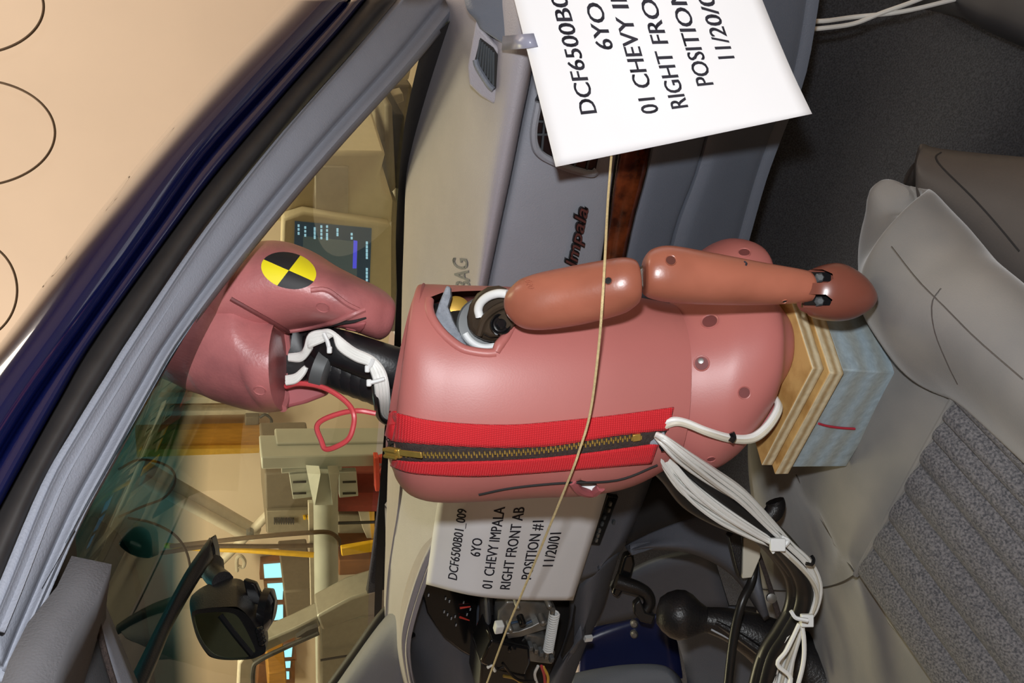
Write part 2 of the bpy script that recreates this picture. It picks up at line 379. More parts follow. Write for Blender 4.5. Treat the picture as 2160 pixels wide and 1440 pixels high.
patch('weatherstrip', [pil(oo, .016), pil(mixp(oo, strp, .35), .034), pil(mixp(oo, strp, .7), .036), pil(strp, .026)], M['seal'], car, 5, 5, .006)
lin = [(740, -4), (690, 50), (580, 170), (440, 325), (333, 473), (164, 710), (77, 834), (0, 957), (-60, 1070), (-80, 1120)]
groove = mixp(strp, lin, .82)
sil = [(618, -8), (570, 42), (470, 142), (340, 287), (182, 480), (30, 685), (-60, 800), (-130, 900), (-200, 1010), (-240, 1060)]
patch('painted_pillar', [pil(strp, .026), pil(mixp(strp, lin, .3), .034), pil(groove, .034), pil(lin, .026), pil(mixp(lin, sil, .06), .036), pil(mixp(lin, sil, .35), .046), pil(mixp(lin, sil, .7), .044), pil(mixp(lin, sil, .9), .030), pil(sil, .004)], M['paint'], car, 5, 4, .004)
def ws(s, t):
    q = 1-s*s; a = V((.63*s, .24+.20*q, .90)); b = V((.45*s, -.42+.20*q, 1.28+.03*q)); p = a.lerp(b, t)
    return p+V((0, .02, .03))*math.sin(math.pi*t)
def wsmesh(name, t0, t1, m, dy=0, nu=36, nv=20):
    vs = [ws(-1+2*i/nu, t0+(t1-t0)*j/nv)+V((0, dy, 0)) for i in range(nu+1) for j in range(nv+1)]; k = nv+1
    fs = [[i*k+j, i*k+j+1, (i+1)*k+j+1, (i+1)*k+j] for i in range(nu) for j in range(nv)]
    o = mk(name, vs, fs, m, car); a = o.data.attributes.new('height', 'FLOAT', 'POINT')
    a.data.foreach_set('value', [t0+(t1-t0)*(i % k)/nv for i in range(len(vs))]); return o
wsmesh('windshield', 0, 1, M['glass'])
def border():
    nu, nv = 48, 3; vs = []
    for i in range(nu+1):
        s_ = -1+2*i/nu; te = lerpl([-.03, -.03, .0, .056, .105, .155, .19], max(0, (s_+.2)/1.2))
        vs += [ws(s_, -.07+(te+.07)*j/nv)+V((0, -.004, 0)) for j in range(nv+1)]
    k = nv+1; mk('windshield_border', vs, [[i*k+j, i*k+j+1, (i+1)*k+j+1, (i+1)*k+j] for i in range(nu) for j in range(nv)], M['seal'], car)
border()
wsmesh('windshield_header', .985, 1.03, M['seal'], -.004, 36, 3)
# roof lining runs back from the windshield header
rows = [[ws(s, 1.0)+V((0, -.01, -.004)) for s in (-1, -.5, 0, .5, 1)], [V((x, -.62, z)) for x, z in ((-.47, 1.30), (-.25, 1.335), (0, 1.345), (.25, 1.335), (.47, 1.30))], [V((x, -1.5, z)) for x, z in ((-.47, 1.31), (-.25, 1.35), (0, 1.36), (.25, 1.35), (.47, 1.31))]]
patch('headliner', rows, M['lining'], car, 4, 6, .02, off=1)
# cowl corner beyond the steering wheel
patch('cowl_corner', [[atY(834, 1270, .16), atY(782, 1330, .16), atY(700, 1450, .16)], [atY(838, 1290, .10), atY(800, 1345, .10), atY(720, 1460, .10)], [atY(850, 1340, .06), atY(850, 1400, .06), atY(860, 1470, .06)]], M['trim'], car, 5, 4, .01)
MB().tube([atY(x, y, .15) for x, y in [(838, 1262), (805, 1300), (760, 1365), (698, 1450)]], [.005, .010, .010], 10).build('cowl_seal', M['seal'], car)
# carpeted floor pan, footwell slope, sill
def gr(x0, x1, n): return [x0+(x1-x0)*i/(n-1) for i in range(n)]
fl = [[V((x, y, .245+(.012 if i % 2 else 0))) for i, x in enumerate(gr(-.72, .70, 7))] for y in (-1.1, -.6, -.2, .1, .33)]
fl += [[V((x, .50, .40)) for x in gr(-.72, .70, 7)], [V((x, .58, .62)) for x in gr(-.72, .70, 7)], [V((x, .56, .84)) for x in gr(-.72, .70, 7)]]
patch('carpet', fl, M['carpet'], car, 6, 6, .012, disp=lambda u, v: .004*math.sin(u*19+v*7)+.003*math.sin(v*33+u*4))
sx = [at(1890, -12, 1.20), at(1985, 12, 1.12), at(2070, 55, 1.05), at(2175, 100, .99)]
patch('door_sill', [[p+V((-.012, 0, -.06)) for p in sx], sx, [p+V((.03, 0, .012)) for p in sx], [p+V((.10, .0, .0)) for p in sx], [p+V((.13, 0, -.08)) for p in sx]], M['darktrim'], car, 6, 5, .006)
# driver-side door jamb and door seen under the dash
jb = patch('door_jamb', [[at(1225, 1345, 1.62), at(1300, 1312, 1.62), at(1420, 1285, 1.6)], [at(1222, 1440, 1.62), at(1300, 1420, 1.62), at(1425, 1330, 1.6)], [at(1215, 1480, 1.62), at(1310, 1460, 1.62), at(1440, 1430, 1.6)]], M['jamb'], car, 5, 5, .02)
for y in (1316, 1338):
    p = at(1338, y, 1.607); MB().lathe(p, -VD, [(-.008, .007), (.001, .007), (.004, .004)], 16).build('jamb_screw', M['steel'], car)
patch('driver_door_panel', [[at(1205, 1425, 1.58), at(1260, 1412, 1.57), at(1330, 1404, 1.56), at(1400, 1405, 1.55), at(1432, 1425, 1.54), at(1446, 1460, 1.53)], [at(1200, 1432, 1.55), at(1260, 1422, 1.54), at(1330, 1414, 1.53), at(1395, 1416, 1.52), at(1420, 1435, 1.51), at(1436, 1470, 1.50)], [at(1200, 1560, 1.50), at(1260, 1560, 1.50), at(1330, 1560, 1.5), at(1390, 1560, 1.5), at(1410, 1560, 1.5), at(1420, 1560, 1.5)]], M['dashlow'], car, 5, 5, .01)
patch('kick_panel', [[at(1265, 1255, 1.50), at(1330, 1210, 1.48), at(1400, 1180, 1.46), at(1500, 1160, 1.44)], [at(1252, 1322, 1.55), at(1310, 1310, 1.54), at(1400, 1292, 1.53), at(1540, 1290, 1.50)]], M['console'], car, 5, 5, .01)
patch('tunnel_side', [[at(1400, 1286, 1.53), at(1520, 1280, 1.50), at(1660, 1290, 1.46)], [at(1438, 1380, 1.53), at(1550, 1380, 1.50), at(1680, 1380, 1.46)], [at(1456, 1480, 1.52), at(1560, 1480, 1.49), at(1690, 1480, 1.45)]], M['console'], car, 5, 5, .01)

# ------------------------------------------------------------------ sun visor, mirror
vis = thing('sun_visor', at(180, 1330, .62), 'grey cloth sun visor folded up under the roof lining', 'sun visor')
vt = [(163, 1205), (178, 1222), (196, 1290), (215, 1370), (240, 1450)]; vb = [(150, 1212), (122, 1265), (95, 1330), (70, 1400), (50, 1470)]
patch('visor_pad', [[at(x, y, .62) for x, y in vt], [at(x, y, .60) for x, y in mixp(vt, vb, .25)], [at(x, y, .59) for x, y in mixp(vt, vb, .6)], [at(x, y, .60) for x, y in vb]], M['visor'], vis, 5, 5, .018)
patch('visor_backing', [[at(160, 1122, .70), at(205, 1230, .69), at(250, 1340, .68), at(300, 1460, .67)], [at(163, 1205, .64), at(186, 1255, .635), at(215, 1350, .63), at(246, 1460, .63)]], M['trim'], vis, 5, 3, .01)
MB().tube([at(x, y, .615) for x, y in [(163, 1203), (182, 1225), (200, 1290), (219, 1370), (243, 1450)]], .0022, 8).build('piping', M['tapebrown'], vis)

mir = thing('rearview_mirror', at(480, 1300, .90), 'black rearview mirror hanging from the windshield', 'mirror')
d = .90
# housing: a rounded shell whose glass face looks back and down towards the driver
gf = [(415, 1300), (486, 1292), (500, 1302), (532, 1372), (527, 1382), (470, 1385), (440, 1368), (418, 1325)]
rim = [(402, 1290), (425, 1282), (500, 1278), (528, 1300), (562, 1360), (560, 1378), (530, 1391), (470, 1393), (440, 1385), (412, 1345)]
bk = [(402, 1255), (432, 1228), (496, 1212), (520, 1222), (545, 1260), (566, 1330), (552, 1356), (480, 1352), (430, 1335), (408, 1300)]
b0 = [at(x, y, d) for x, y in rim]; b1 = [at(x, y, d+.055) for x, y in bk]
b05 = [a.lerp(b, .55)+(a.lerp(b, .55)-(sum(b0, V())/len(b0)).lerp(sum(b1, V())/len(b1), .55))*.07 for a, b in zip(b0, b1)]
n = len(rim); m_ = MB()
m_.add(b0+b05+b1, [[i, (i+1) % n, n+(i+1) % n, n+i] for i in range(n)]+[[n+i, n+(i+1) % n, 2*n+(i+1) % n, 2*n+i] for i in range(n)]+[list(range(3*n-1, 2*n-1, -1))])
cen = sum(b0, V())/n; gi = [at(x, y, d+.004) for x, y in [(408, 1296), (430, 1292), (490, 1288), (508, 1304), (540, 1370), (536, 1382), (515, 1388), (470, 1388), (442, 1376), (416, 1335)]]
m_.add(b0+gi, [[i, n+i, n+(i+1) % n, (i+1) % n] for i in range(n)])
h = m_.build('housing', M['blackp'], mir, ang=70); bev(h, .006, 2); sb = h.modifiers.new('smooth', 'SUBSURF'); sb.levels = sb.render_levels = 2
o = mk('reflector', gi, [list(range(n))], M['mirrorglass'], mir); 
MB().tube([at(466, 1296, d+.006), at(500, 1340, d+.006), at(533, 1380, d+.006)], .004, 8).build('inner_bezel', M['gloss'], mir)
lens = MB().prism([at(x, y, d+.03) for x, y in [(512, 1222), (538, 1230), (552, 1262), (556, 1280), (522, 1270)]], VD*.01).build('map_lens', M['gloss'], mir); bev(lens, .002)
for q in range(4): MB().lathe(at(546+q*2.2, 1328+q*8.5, d-.002), -VD, [(-.004, .0035), (.003, .0035), (.005, .002)], 10).build('button', M['gloss'], mir)
MB().lathe(at(553, 1284, d+.035), UP*-1+RT*-.1, [(0, .022), (.008, .022), (.010, .018), (.013, .012)], 24).build('knob', M['gloss'], mir)
MB().tube([at(445, 1190, .99), at(452, 1212, .975), at(470, 1228, .95)], [.014, .012, .012], 12).build('mount_arm', M['blackp'], mir)
o = MB().prism([at(x, y, .985) for x, y in [(444, 1131), (452, 1160), (454, 1185), (446, 1215), (418, 1222), (408, 1205), (425, 1165)]], VD*.02).build('mount_foot', M['gloss'], mir); bev(o, .003)
a_ = [(442, 1133), (400, 1192), (372, 1240), (335, 1310), (300, 1380), (262, 1455)]; b_ = [(450, 1175), (425, 1215), (395, 1265), (362, 1325), (335, 1390), (305, 1460)]
patch('cable_cover', [[at(x, y, dd) for (x, y), dd in zip(a_, (.945, .915, .885, .85, .81, .77))], [at(x, y, dd-.012) for (x, y), dd in zip(mixp(a_, b_, .25), (.945, .915, .885, .85, .81, .77))], [at(x, y, dd-.012) for (x, y), dd in zip(mixp(a_, b_, .8), (.945, .915, .885, .85, .81, .77))], [at(x, y, dd) for (x, y), dd in zip(b_, (.945, .915, .885, .85, .81, .77))]], M['blackp'], mir, 5, 3, .004)

# ------------------------------------------------------------------ dashboard
dash = thing('dashboard', (.1, .1, .45), 'grey dashboard with wood trim strip, air vents and lit vinyl top', 'dashboard')
R0 = [(912, -60), (885, 110), (868, 233), (857, 367), (852, 500), (847, 660), (845, 860), (842, 1000)]
R1 = [(930, -60), (915, 110), (901, 233), (888, 367), (880, 500), (872, 660), (868, 860), (862, 1000)]
R2 = [(1010, -60), (990, 110), (972, 233), (950, 367), (938, 500), (929, 660), (922, 860), (915, 1000)]
R25 = [(1090, -60), (1060, 110), (1042, 233), (1018, 367), (1000, 500), (982, 660), (962, 860), (950, 1000)]
R3 = [(1148, -60), (1117, 140), (1095, 250), (1072, 367), (1047, 485), (1012, 660), (985, 860), (970, 1000)]
R4 = [(1154, -60), (1123, 140), (1101, 250), (1078, 367), (1053, 485), (1018, 660), (991, 860), (976, 1000)]
def zr(R, z): return [atZ(x, y, z) for x, y in R]
def yr(R, y0, dy=0.): return [atY(x, y, y0+dy*i/(len(R)-1)) for i, (x, y) in enumerate(R)]
r0 = zr(R0, .940); back = [p+V((0, .02+.14*i/7, -.012-.03*i/7)) for i, p in enumerate(r0)]
patch('dash_pad', [back, r0, zr(R1, .947), yr(R2, .085), yr(R25, .0), yr(mixp(R25, R3, .6), -.022), yr(R3, -.018), yr(R4, .012)], M['cream'], dash, 4, 6, .008)
R5 = [(1345, -60), (1325, 140), (1310, 260), (1293, 367), (1277, 490), (1252, 660), (1225, 860), (1205, 1000)]
patch('face_panel', [yr(R4, .010), yr(mixp(R4, R5, .1), -.002), yr(mixp(R4, R5, .5), -.006), yr(mixp(R4, R5, .95), .0), yr(R5, .006)], M['dash'], dash, 4, 5, .006)
R5b = [(1349, -60), (1329, 140), (1314, 260), (1297, 367), (1281, 490), (1256, 660), (1229, 860), (1209, 1000)]
R6 = [(1420, -60), (1398, 140), (1383, 260), (1363, 367), (1331, 490), (1300, 660), (1275, 860), (1255, 1000)]
patch('wood_trim', [yr(R5b, .004), yr(mixp(R5b, R6, .15), -.004), yr(mixp(R5b, R6, .8), -.004), yr(R6, .004)], M['burl'], dash, 4, 4, .006)
R7 = [(1545, -60), (1522, 140), (1495, 260), (1466, 367), (1421, 490), (1385, 660), (1350, 860), (1330, 1000)]
patch('glove_box_door', [yr(R6, .006), yr(mixp(R6, R7, .1), -.006), yr(mixp(R6, R7, .9), .004), yr(R7, .012)], M['dashlow'], dash, 4, 5, .008)
R8 = [(1705, -60), (1672, 140), (1628, 260), (1590, 367), (1552, 505), (1510, 660), (1470, 860), (1440, 1000)]
R7b = [(x+4, y) for x, y in R7]
patch('lower_panel', [yr(R7b, .022), yr(mixp(R7b, R8, .1), .010), yr(mixp(R7b, R8, .6), .022), yr(mixp(R7b, R8, .95), .034), yr(R8, .05), [p+V((0, .20, .01)) for p in yr(R8, .05)]], M['dashlow'], dash, 4, 5, .008)
# corner piece beside the pillar foot
patch('end_cap', [[at(975, -20, .835), at(985, 20, .83), at(1003, 42, .83), at(1012, 60, .83)], [at(1060, -20, .815), at(1075, 15, .815), at(1078, 55, .815), at(1062, 92, .82)], [at(1105, -20, .805), at(1100, 40, .805), at(1102, 90, .81), at(1106, 110, .82)], [at(1135, -20, .81), at(1120, 60, .81), at(1116, 110, .82), at(1116, 146, .84)]], M['dashlow'], dash, 5, 5, .01)
# windshield-side air outlet in a raised frame
dz = .86
def bez(pts, dd): return [at(x, y, dd) for x, y in pts]
fo = [(1003, 42), (985, 140), (988, 178), (1012, 202), (1040, 220), (1058, 205), (1072, 140), (1058, 110), (1010, 55)]
fi = [(1013, 80), (1002, 125), (1008, 142), (1030, 178), (1042, 190), (1050, 182), (1058, 128), (1040, 100)]
def onpad(pts, l):  # lie on the rolled edge of the dash top
    return [atplane(x, y, V((-.12, .78, -.6)).normalized(), PADD-l) for x, y in pts]
padp = atY(1030, 150, .035); PADD = V((-.12, .78, -.6)).normalized().dot(padp)
o = MB().prism(onpad(fo, .024), V((-.12, .78, -.6)).normalized()*.03).build('vent_frame', M['cream'], dash); bev(o, .004, 3)
o = MB().prism(onpad(fi, .0250), V((-.12, .78, -.6)).normalized()*.004).build('vent_opening', M['cavity'], o)
vn = V((-.12, .78, -.6)).normalized()
for k in range(7):
    t = (k+.5)/7; a = onpad([(1011+t*32, 82+t*30)], .0260)[0]; b = onpad([(1003+t*40 if t < .9 else 1040, 128+t*56)], .0260)[0]
    MB().tube([a, b], .0012, 6, 1).build('vent_slat', M['grille'], o.parent if False else dash)
MB().tube(onpad([(1003, 126), (1008, 143), (1030, 178), (1041, 189)], .027), .003, 8).build('vent_lip', M['dashlow'], dash)
# black register half hidden by the sheet
rg = [(1136, 215), (1126, 270), (1128, 305), (1140, 325), (1165, 340), (1200, 355), (1245, 366), (1258, 360), (1300, 160), (1180, 130)]
o = MB().prism([atY(x, y, -.012) for x, y in rg], (0, .02, 0)).build('vent_register', M['gloss'], dash); bev(o, .002)
MB().tube([atY(x, y, -.013) for x, y in rg[:8]], .004, 8).build('register_rim', M['dash'], dash)
for a, b in (((1134, 256), (1180, 258)), ((1127, 284), (1190, 284)), ((1150, 240), (1142, 330)), ((1176, 260), (1165, 345)), ((1217, 338), (1208, 358)), ((1243, 335), (1236, 364))):
    MB().tube([atY(*a, -.013), atY(*b, -.013)], .0012, 6, 1).build('register_vane', M['grille'], dash)
# badge script and air bag lettering
def planefn(o, ex, ey, sx=1, sy=1):
    nn = ex.cross(ey).normalized()
    return lambda u, v, h: o+ex*(u*sx)+ey*(v*sy)+nn*h
a, b = atY(1213, 565, -.011), atY(1243, 422, -.011); ex = (b-a).normalized(); ey = (V((0, 0, 1))-ex*ex.z).normalized(); L = (b-a).length
def badge(name, m, ext, off, dy):
    return letters(name, 'Impala', planefn(a+V((0, dy, 0)), ex, ey, L/2.95*1.0, L/2.95*.72), m, dash, 1.0, ext, off, .35, 'LEFT')
bo = badge('badge_outline', M['gloss'], .0015, .045, 0); bo['label'] = 'dark outlined script badge'
badge('badge_script', M['badge'], .0015, .0, -.0012)
a, b = atY(1000, 664, -.012), atY(985, 536, -.012); ex = (b-a).normalized(); ey = V((.1, .35, 1)); ey = (ey-ex*ex.dot(ey)).normalized(); L = (b-a).length
nn = ex.cross(ey).normalized()
def airfn(u, v, h):
    p = a+ex*u*L/3.75+ey*v*L/3.75*1.1
    q, nrm = drape(PADB, *px_of(p)); return q+nrm*.0008
def px_of(p):
    r = p-CAM; d = r.dot(VD); return (1080-r.dot(UP)/d*F, 1440-(720+r.dot(RT)/d*F))
def world_bvh(o):
    apply(o); b = base_of(o); return BVHTree.FromPolygons([tuple(v.co+b) for v in o.data.vertices], [list(p.vertices) for p in o.data.polygons])
pad = bpy.data.objects['dash_pad']; PADB = world_bvh(pad)
letters('airbag_lettering', 'AIRBAG', airfn, M['dashlow'], dash, 1.0, 0, .01, .2, 'LEFT')

# driver's side of the dash: lit top, cowl hood, gauges
L0 = [(842, 990), (835, 1060), (824, 1130), (815, 1200), (810, 1290), (811, 1360), (820, 1430), (832, 1480)]
L1 = [(858, 990), (850, 1060), (838, 1130), (828, 1200), (822, 1290), (824, 1360), (836, 1430), (850, 1480)]
L2 = [(925, 990), (912, 1060), (900, 1130), (885, 1190), (856, 1290), (845, 1360), (852, 1430), (868, 1480)]
L3 = [(985, 990), (960, 1060), (935, 1130), (902, 1200), (872, 1290), (858, 1360), (866, 1430), (880, 1480)]
patch('dash_hood', [[p+V((0, .30, -.06)) for p in zr(L0, .955)], yr(L0, .16), yr(L1, .13), yr(L2, .045), yr(L3, .01), [p+V((0, .05, -.008)) for p in yr(L3, .02)]], M['cream'], dash, 5, 5, .008)
# recessed gauge bay
patch('gauge_bay', [[atY(x, y, .03) for x, y in ((935, 1100), (900, 1200), (868, 1290), (856, 1360), (868, 1440), (890, 1500))], [atY(x, y, .10) for x, y in ((960, 1110), (915, 1215), (885, 1290), (880, 1355), (905, 1420), (930, 1500))], [atY(x, y, .12) for x, y in ((1000, 1150), (980, 1230), (960, 1300), (960, 1360), (970, 1430), (980, 1500))], [atY(x, y, .07) for x, y in ((1030, 1200), (1035, 1260), (1030, 1310), (1020, 1370), (1015, 1430), (1040, 1500))], [atY(x, y, .03) for x, y in ((1080, 1210), (1060, 1260), (1040, 1310), (1025, 1380), (1025, 1440), (1060, 1500))]], M['dashlow'], dash, 5, 5, .006)
gp = [(886, 1228), (901, 1293), (920, 1322), (937, 1345), (972, 1372), (1014, 1396), (1012, 1360), (1005, 1324), (1006, 1290), (1011, 1255), (960, 1215)]
gc = MB().prism([atY(x, y, .078) for x, y in gp], (0, .02, 0)).build('gauge_cluster', M['gloss'], dash); bev(gc, .002)
for x0, y0, x1, y1 in ((970, 1282, 992, 1279), (970, 1301, 990, 1308)):
    MB().tube([atY(x0, y0, .075), atY(x1, y1, .075)], [.0018, .0010], 6, 1).build('gauge_needle', M['red'], gc)
for x, y in ((904, 1255), (940, 1262), (948, 1268), (937, 1290), (944, 1296), (952, 1304), (960, 1300), (985, 1296), (978, 1270), (992, 1285), (962, 1318)):
    MB().box(atY(x, y, .0765), (.005, 0, 0), (0, .001, 0), (0, 0, .0018)).build('gauge_mark', M['greymark'], gc)
MB().tube([atY(865, 1342, .055), atY(872, 1338, .06)], .004, 8, 1).build('hood_clip', M['gloss'], dash)
# steering column surround and knee panel
patch('column_shroud', [[atY(x, y, .03) for x, y in ((1012, 1262), (1010, 1320), (1016, 1395), (1010, 1460))], [atY(x, y, -.035) for x, y in ((1022, 1262), (1024, 1320), (1028, 1395), (1018, 1460))], [atY(x, y, -.03) for x, y in ((1032, 1262), (1038, 1320), (1045, 1395), (1030, 1460))], [atY(x, y, .05) for x, y in ((1040, 1262), (1046, 1320), (1052, 1395), (1040, 1460))]], M['console'], dash, 5, 4, .006)
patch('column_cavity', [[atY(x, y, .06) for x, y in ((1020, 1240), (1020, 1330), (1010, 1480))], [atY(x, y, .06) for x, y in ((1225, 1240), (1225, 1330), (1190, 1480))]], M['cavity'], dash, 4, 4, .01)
patch('knee_panel', [[atY(x, y, .0) for x, y in ((1200, 1240), (1200, 1300), (1185, 1360), (1150, 1440), (1140, 1480))], [atY(x, y, -.03) for x, y in ((1235, 1225), (1232, 1280), (1222, 1340), (1180, 1410), (1160, 1480))], [atY(x, y, -.028) for x, y in ((1272, 1190), (1262, 1240), (1243, 1300), (1205, 1380), (1172, 1480))], [atY(x, y, .0) for x, y in ((1305, 1165), (1288, 1215), (1268, 1280), (1232, 1360), (1196, 1450))], [atY(x, y, .05) for x, y in ((1308, 1165), (1291, 1218), (1272, 1282), (1236, 1362), (1200, 1455))]], M['console'], dash, 5, 5, .006)
o = MB().prism([atY(x, y, -.034) for x, y in ((1215, 1280), (1208, 1322), (1185, 1388), (1210, 1360), (1212, 1300))], (0, .006, 0)).build('panel_slot', M['cavity'], dash)
MB().box(atY(1241, 1346, -.03), (.008, 0, 0), (0, .006, 0), (0, 0, .012)).build('panel_clip', M['white'], dash)
# centre stack with radio, and the panel below
patch('centre_panel', [[atY(x, y, .0) for x, y in ((1215, 960), (1205, 1060), (1190, 1150), (1180, 1230))], [atY(x, y, -.03) for x, y in ((1240, 960), (1232, 1060), (1215, 1150), (1200, 1230))], [atY(x, y, -.035) for x, y in ((1330, 960), (1315, 1060), (1285, 1150), (1250, 1215))], [atY(x, y, -.03) for x, y in ((1385, 960), (1345, 1070), (1312, 1145), (1270, 1190))], [atY(x, y, .02) for x, y in ((1395, 960), (1355, 1075), (1320, 1150), (1275, 1195))]], M['console'], dash, 5, 5, .006)
rd = MB().prism([atY(x, y, -.040) for x, y in ((1280, 1045), (1306, 1048), (1266, 1152), (1243, 1150))], (0, .02, 0)).build('radio', M['gloss'], dash); bev(rd, .002)
for x, y, m in ((1287, 1062, 'steel'), (1284, 1075, 'steel'), (1275, 1090, 'grille'), (1270, 1104, 'grille'), (1264, 1118, 'steel'), (1261, 1128, 'steel'), (1258, 1138, 'steel'), (1294, 1100, 'grille')):
    o = MB().box(atY(x, y, -.041), (.006, 0, 0), (0, .004, 0), (0, 0, .003)).build('radio_button', M[m], rd)
patch('console_front', [[at(1318, 1150, 1.24), at(1380, 1120, 1.20), at(1450, 1095, 1.16), at(1510, 1085, 1.12), at(1560, 1100, 1.08)], [at(1322, 1158, 1.23), at(1385, 1135, 1.19), at(1455, 1125, 1.15), at(1530, 1140, 1.10), at(1590, 1180, 1.06)], [at(1330, 1160, 1.21), at(1385, 1152, 1.18), at(1465, 1158, 1.14), at(1540, 1195, 1.09), at(1600, 1260, 1.05)], [at(1326, 1164, 1.24), at(1385, 1160, 1.21), at(1465, 1170, 1.17), at(1545, 1215, 1.12), at(1612, 1310, 1.08)]], M['console'], dash, 5, 5, .008)
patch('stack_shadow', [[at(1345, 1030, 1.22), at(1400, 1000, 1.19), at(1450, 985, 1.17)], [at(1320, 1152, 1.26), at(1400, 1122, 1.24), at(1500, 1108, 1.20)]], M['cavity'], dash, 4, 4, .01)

# ------------------------------------------------------------------ steering column hardware
col = thing('steering_column', atY(1120, 1330, .0), 'bare steering column with spring and bracket, its wheel taken off', 'steering column')
def cp(x, y, yy): return atY(x, y, yy)
o = MB().prism([cp(x, y, -.05) for x, y in ((1052, 1290), (1070, 1270), (1110, 1268), (1152, 1275), (1176, 1290), (1160, 1322), (1120, 1336), (1090, 1338), (1064, 1345), (1050, 1325))], (0, .02, 0)).build('bracket_plate', M['steel'], col); bev(o, .002)
o = MB().prism([cp(x, y, -.06) for x, y in ((1068, 1336), (1095, 1332), (1122, 1322), (1140, 1312), (1160, 1316), (1158, 1325), (1128, 1334), (1100, 1343), (1072, 1347))], (0, .015, 0)).build('lever_arm', M['steel'], col); bev(o, .001)
sp = []; a, b = cp(1170, 1292, -.068), cp(1156, 1372, -.068); ax = (b-a); e1 = ax.orthogonal().normalized(); e2 = ax.normalized().cross(e1)
for i in range(17*10+1): q = i/10*2*math.pi; sp.append(a+ax*(i/170)+(e1*math.cos(q)+e2*math.sin(q))*.0062)
MB().tube(sp, .0017, 6, 1).build('spring', M['white'], col)
MB().cyl(cp(1166, 1285, -.068), cp(1154, 1378, -.068), .0035).build('spring_rod', M['steel'], col)
o = MB().prism([cp(x, y, -.055) for x, y in ((1110, 1338), (1150, 1342), (1172, 1378), (1166, 1402), (1118, 1396), (1100, 1372))], (0, .03, 0)).build('lock_housing', M['steel'], col); bev(o, .003)
for k in range(5): 
    o = MB().box(cp(1118+k*11, 1362+k*6, -.062), (.009, 0, 0), (0, .012, 0), (0, 0, .006)).build('lock_tab', M['steel' if k % 2 else 'greyal'], col); bev(o, .001)
o = MB().prism([cp(x, y, -.07) for x, y in ((1036, 1352), (1064, 1356), (1118, 1366), (1120, 1398), (1108, 1425), (1036, 1412), (1014, 1400), (1026, 1372))], (0, .05, 0)).build('switch_housing', M['gloss'], col); bev(o, .004)
o = MB().prism([cp(x, y, -.06) for x, y in ((1015, 1400), (1110, 1424), (1120, 1470), (1010, 1470))], (0, .06, 0)).build('lower_housing', M['blackp'], col); bev(o, .004)
for x, y, r in ((1080, 1368, .006), (1076, 1326, .004), (1145, 1312, .005), (1158, 1276, .004), (1102, 1314, .005), (1092, 1278, .003)):
    MB().lathe(cp(x, y, -.07), (0, -1, 0), [(-.012, r), (.002, r), (.004, r*.6)], 14).build('bolt', M['gloss' if x in (1080, 1102) else 'steel'], col)
o = MB().box(cp(1052, 1322, -.06), (.016, 0, 0), (0, .012, 0), (0, 0, .012)).build('plastic_clip', M['white'], col); bev(o, .002)
MB().tube([cp(x, y, -.054) for x, y in ((1078, 1314), (1092, 1311), (1105, 1316), (1122, 1309))], .0018, 6).build('ink_mark', mat('blue marker', (.02, .05, .10), .6, noise=.1), col)
for (pts, c) in ((((1135, 1404), (1128, 1422), (1136, 1450)), 'wirew'), (((1142, 1404), (1148, 1424), (1150, 1450)), 'wirer'), (((1146, 1406), (1156, 1428), (1152, 1460)), 'bgyellow'), (((1060, 1398), (1090, 1432), (1130, 1436)), 'wireb'), (((1040, 1398), (1048, 1410), (1062, 1407)), 'screenblue' if False else 'wireb'), (((1028, 1408), (1040, 1402), (1044, 1415)), 'wirew'), (((1062, 1425), (1085, 1430), (1102, 1442)), 'brass')):
    MB().tube([cp(x, y, -.07) for x, y in pts], .0022, 6).build('wire', M[c], col)

# ------------------------------------------------------------------ pedal, shifter, bits on the tunnel
ped = thing('brake_pedal', at(1360, 1260, 1.42), 'black curved brake pedal hanging beneath the driver dash', 'pedal')
MB().tube([at(x, y, 1.42) for x, y in ((1300, 1225), (1320, 1232), (1345, 1240), (1364, 1252), (1370, 1270), (1362, 1288))], [.012, .012, .011, .010, .009], 10).build('pedal_arm', M['blackp'], ped)
o = MB().prism([at(x, y, 1.41) for x, y in ((1336, 1275), (1350, 1262), (1362, 1290), (1384, 1298), (1376, 1318), (1352, 1312), (1338, 1295))], VD*.02).build('pedal_pad', M['rubber'], ped); bev(o, .003)
o = MB().prism([at(x, y, 1.44) for x, y in ((1318, 1172), (1336, 1166), (1340, 1190), (1330, 1225), (1304, 1262), (1290, 1252), (1306, 1215))], VD*.03).build('pedal_bracket', M['gloss'], ped); bev(o, .004)

sh = thing('gear_shifter', at(1560, 1340, 1.10), 'gear shifter with round black knob and leather boot', 'gear shifter')
ka = at(1395, 1288, 1.13); kb = at(1500, 1310, 1.12); ax = (kb-ka); Lk = ax.length
MB().lathe(ka, ax, [(-.006*1, .004), (-.004, .016), (.004, .024), (.015, .030), (.026, .0315), (.036, .028), (.046, .021), (.056, .016), (.066, .014)], 32).build('knob', M['leather'], sh)
MB().tube([at(1486, 1305, 1.12), at(1540, 1318, 1.12), at(1600, 1345, 1.12), at(1680, 1395, 1.12), at(1740, 1440, 1.12)], [.015, .021, .030, .042, .055], 16).build('boot', M['leather'], sh)
for k in range(4): MB().tube([at(1510+k*8, 1312+k*6, 1.098), at(1560+k*10, 1342+k*8, 1.088), at(1640+k*10, 1400+k*8, 1.07)], [.003, .005, .007], 8).build('boot_fold', M['leather'], sh)
MB().tube([at(x, y, 1.105) for x, y in ((1500, 1327), (1540, 1348), (1590, 1380), (1625, 1408))], .0013, 6).build('boot_seam', M['greymark'], sh)

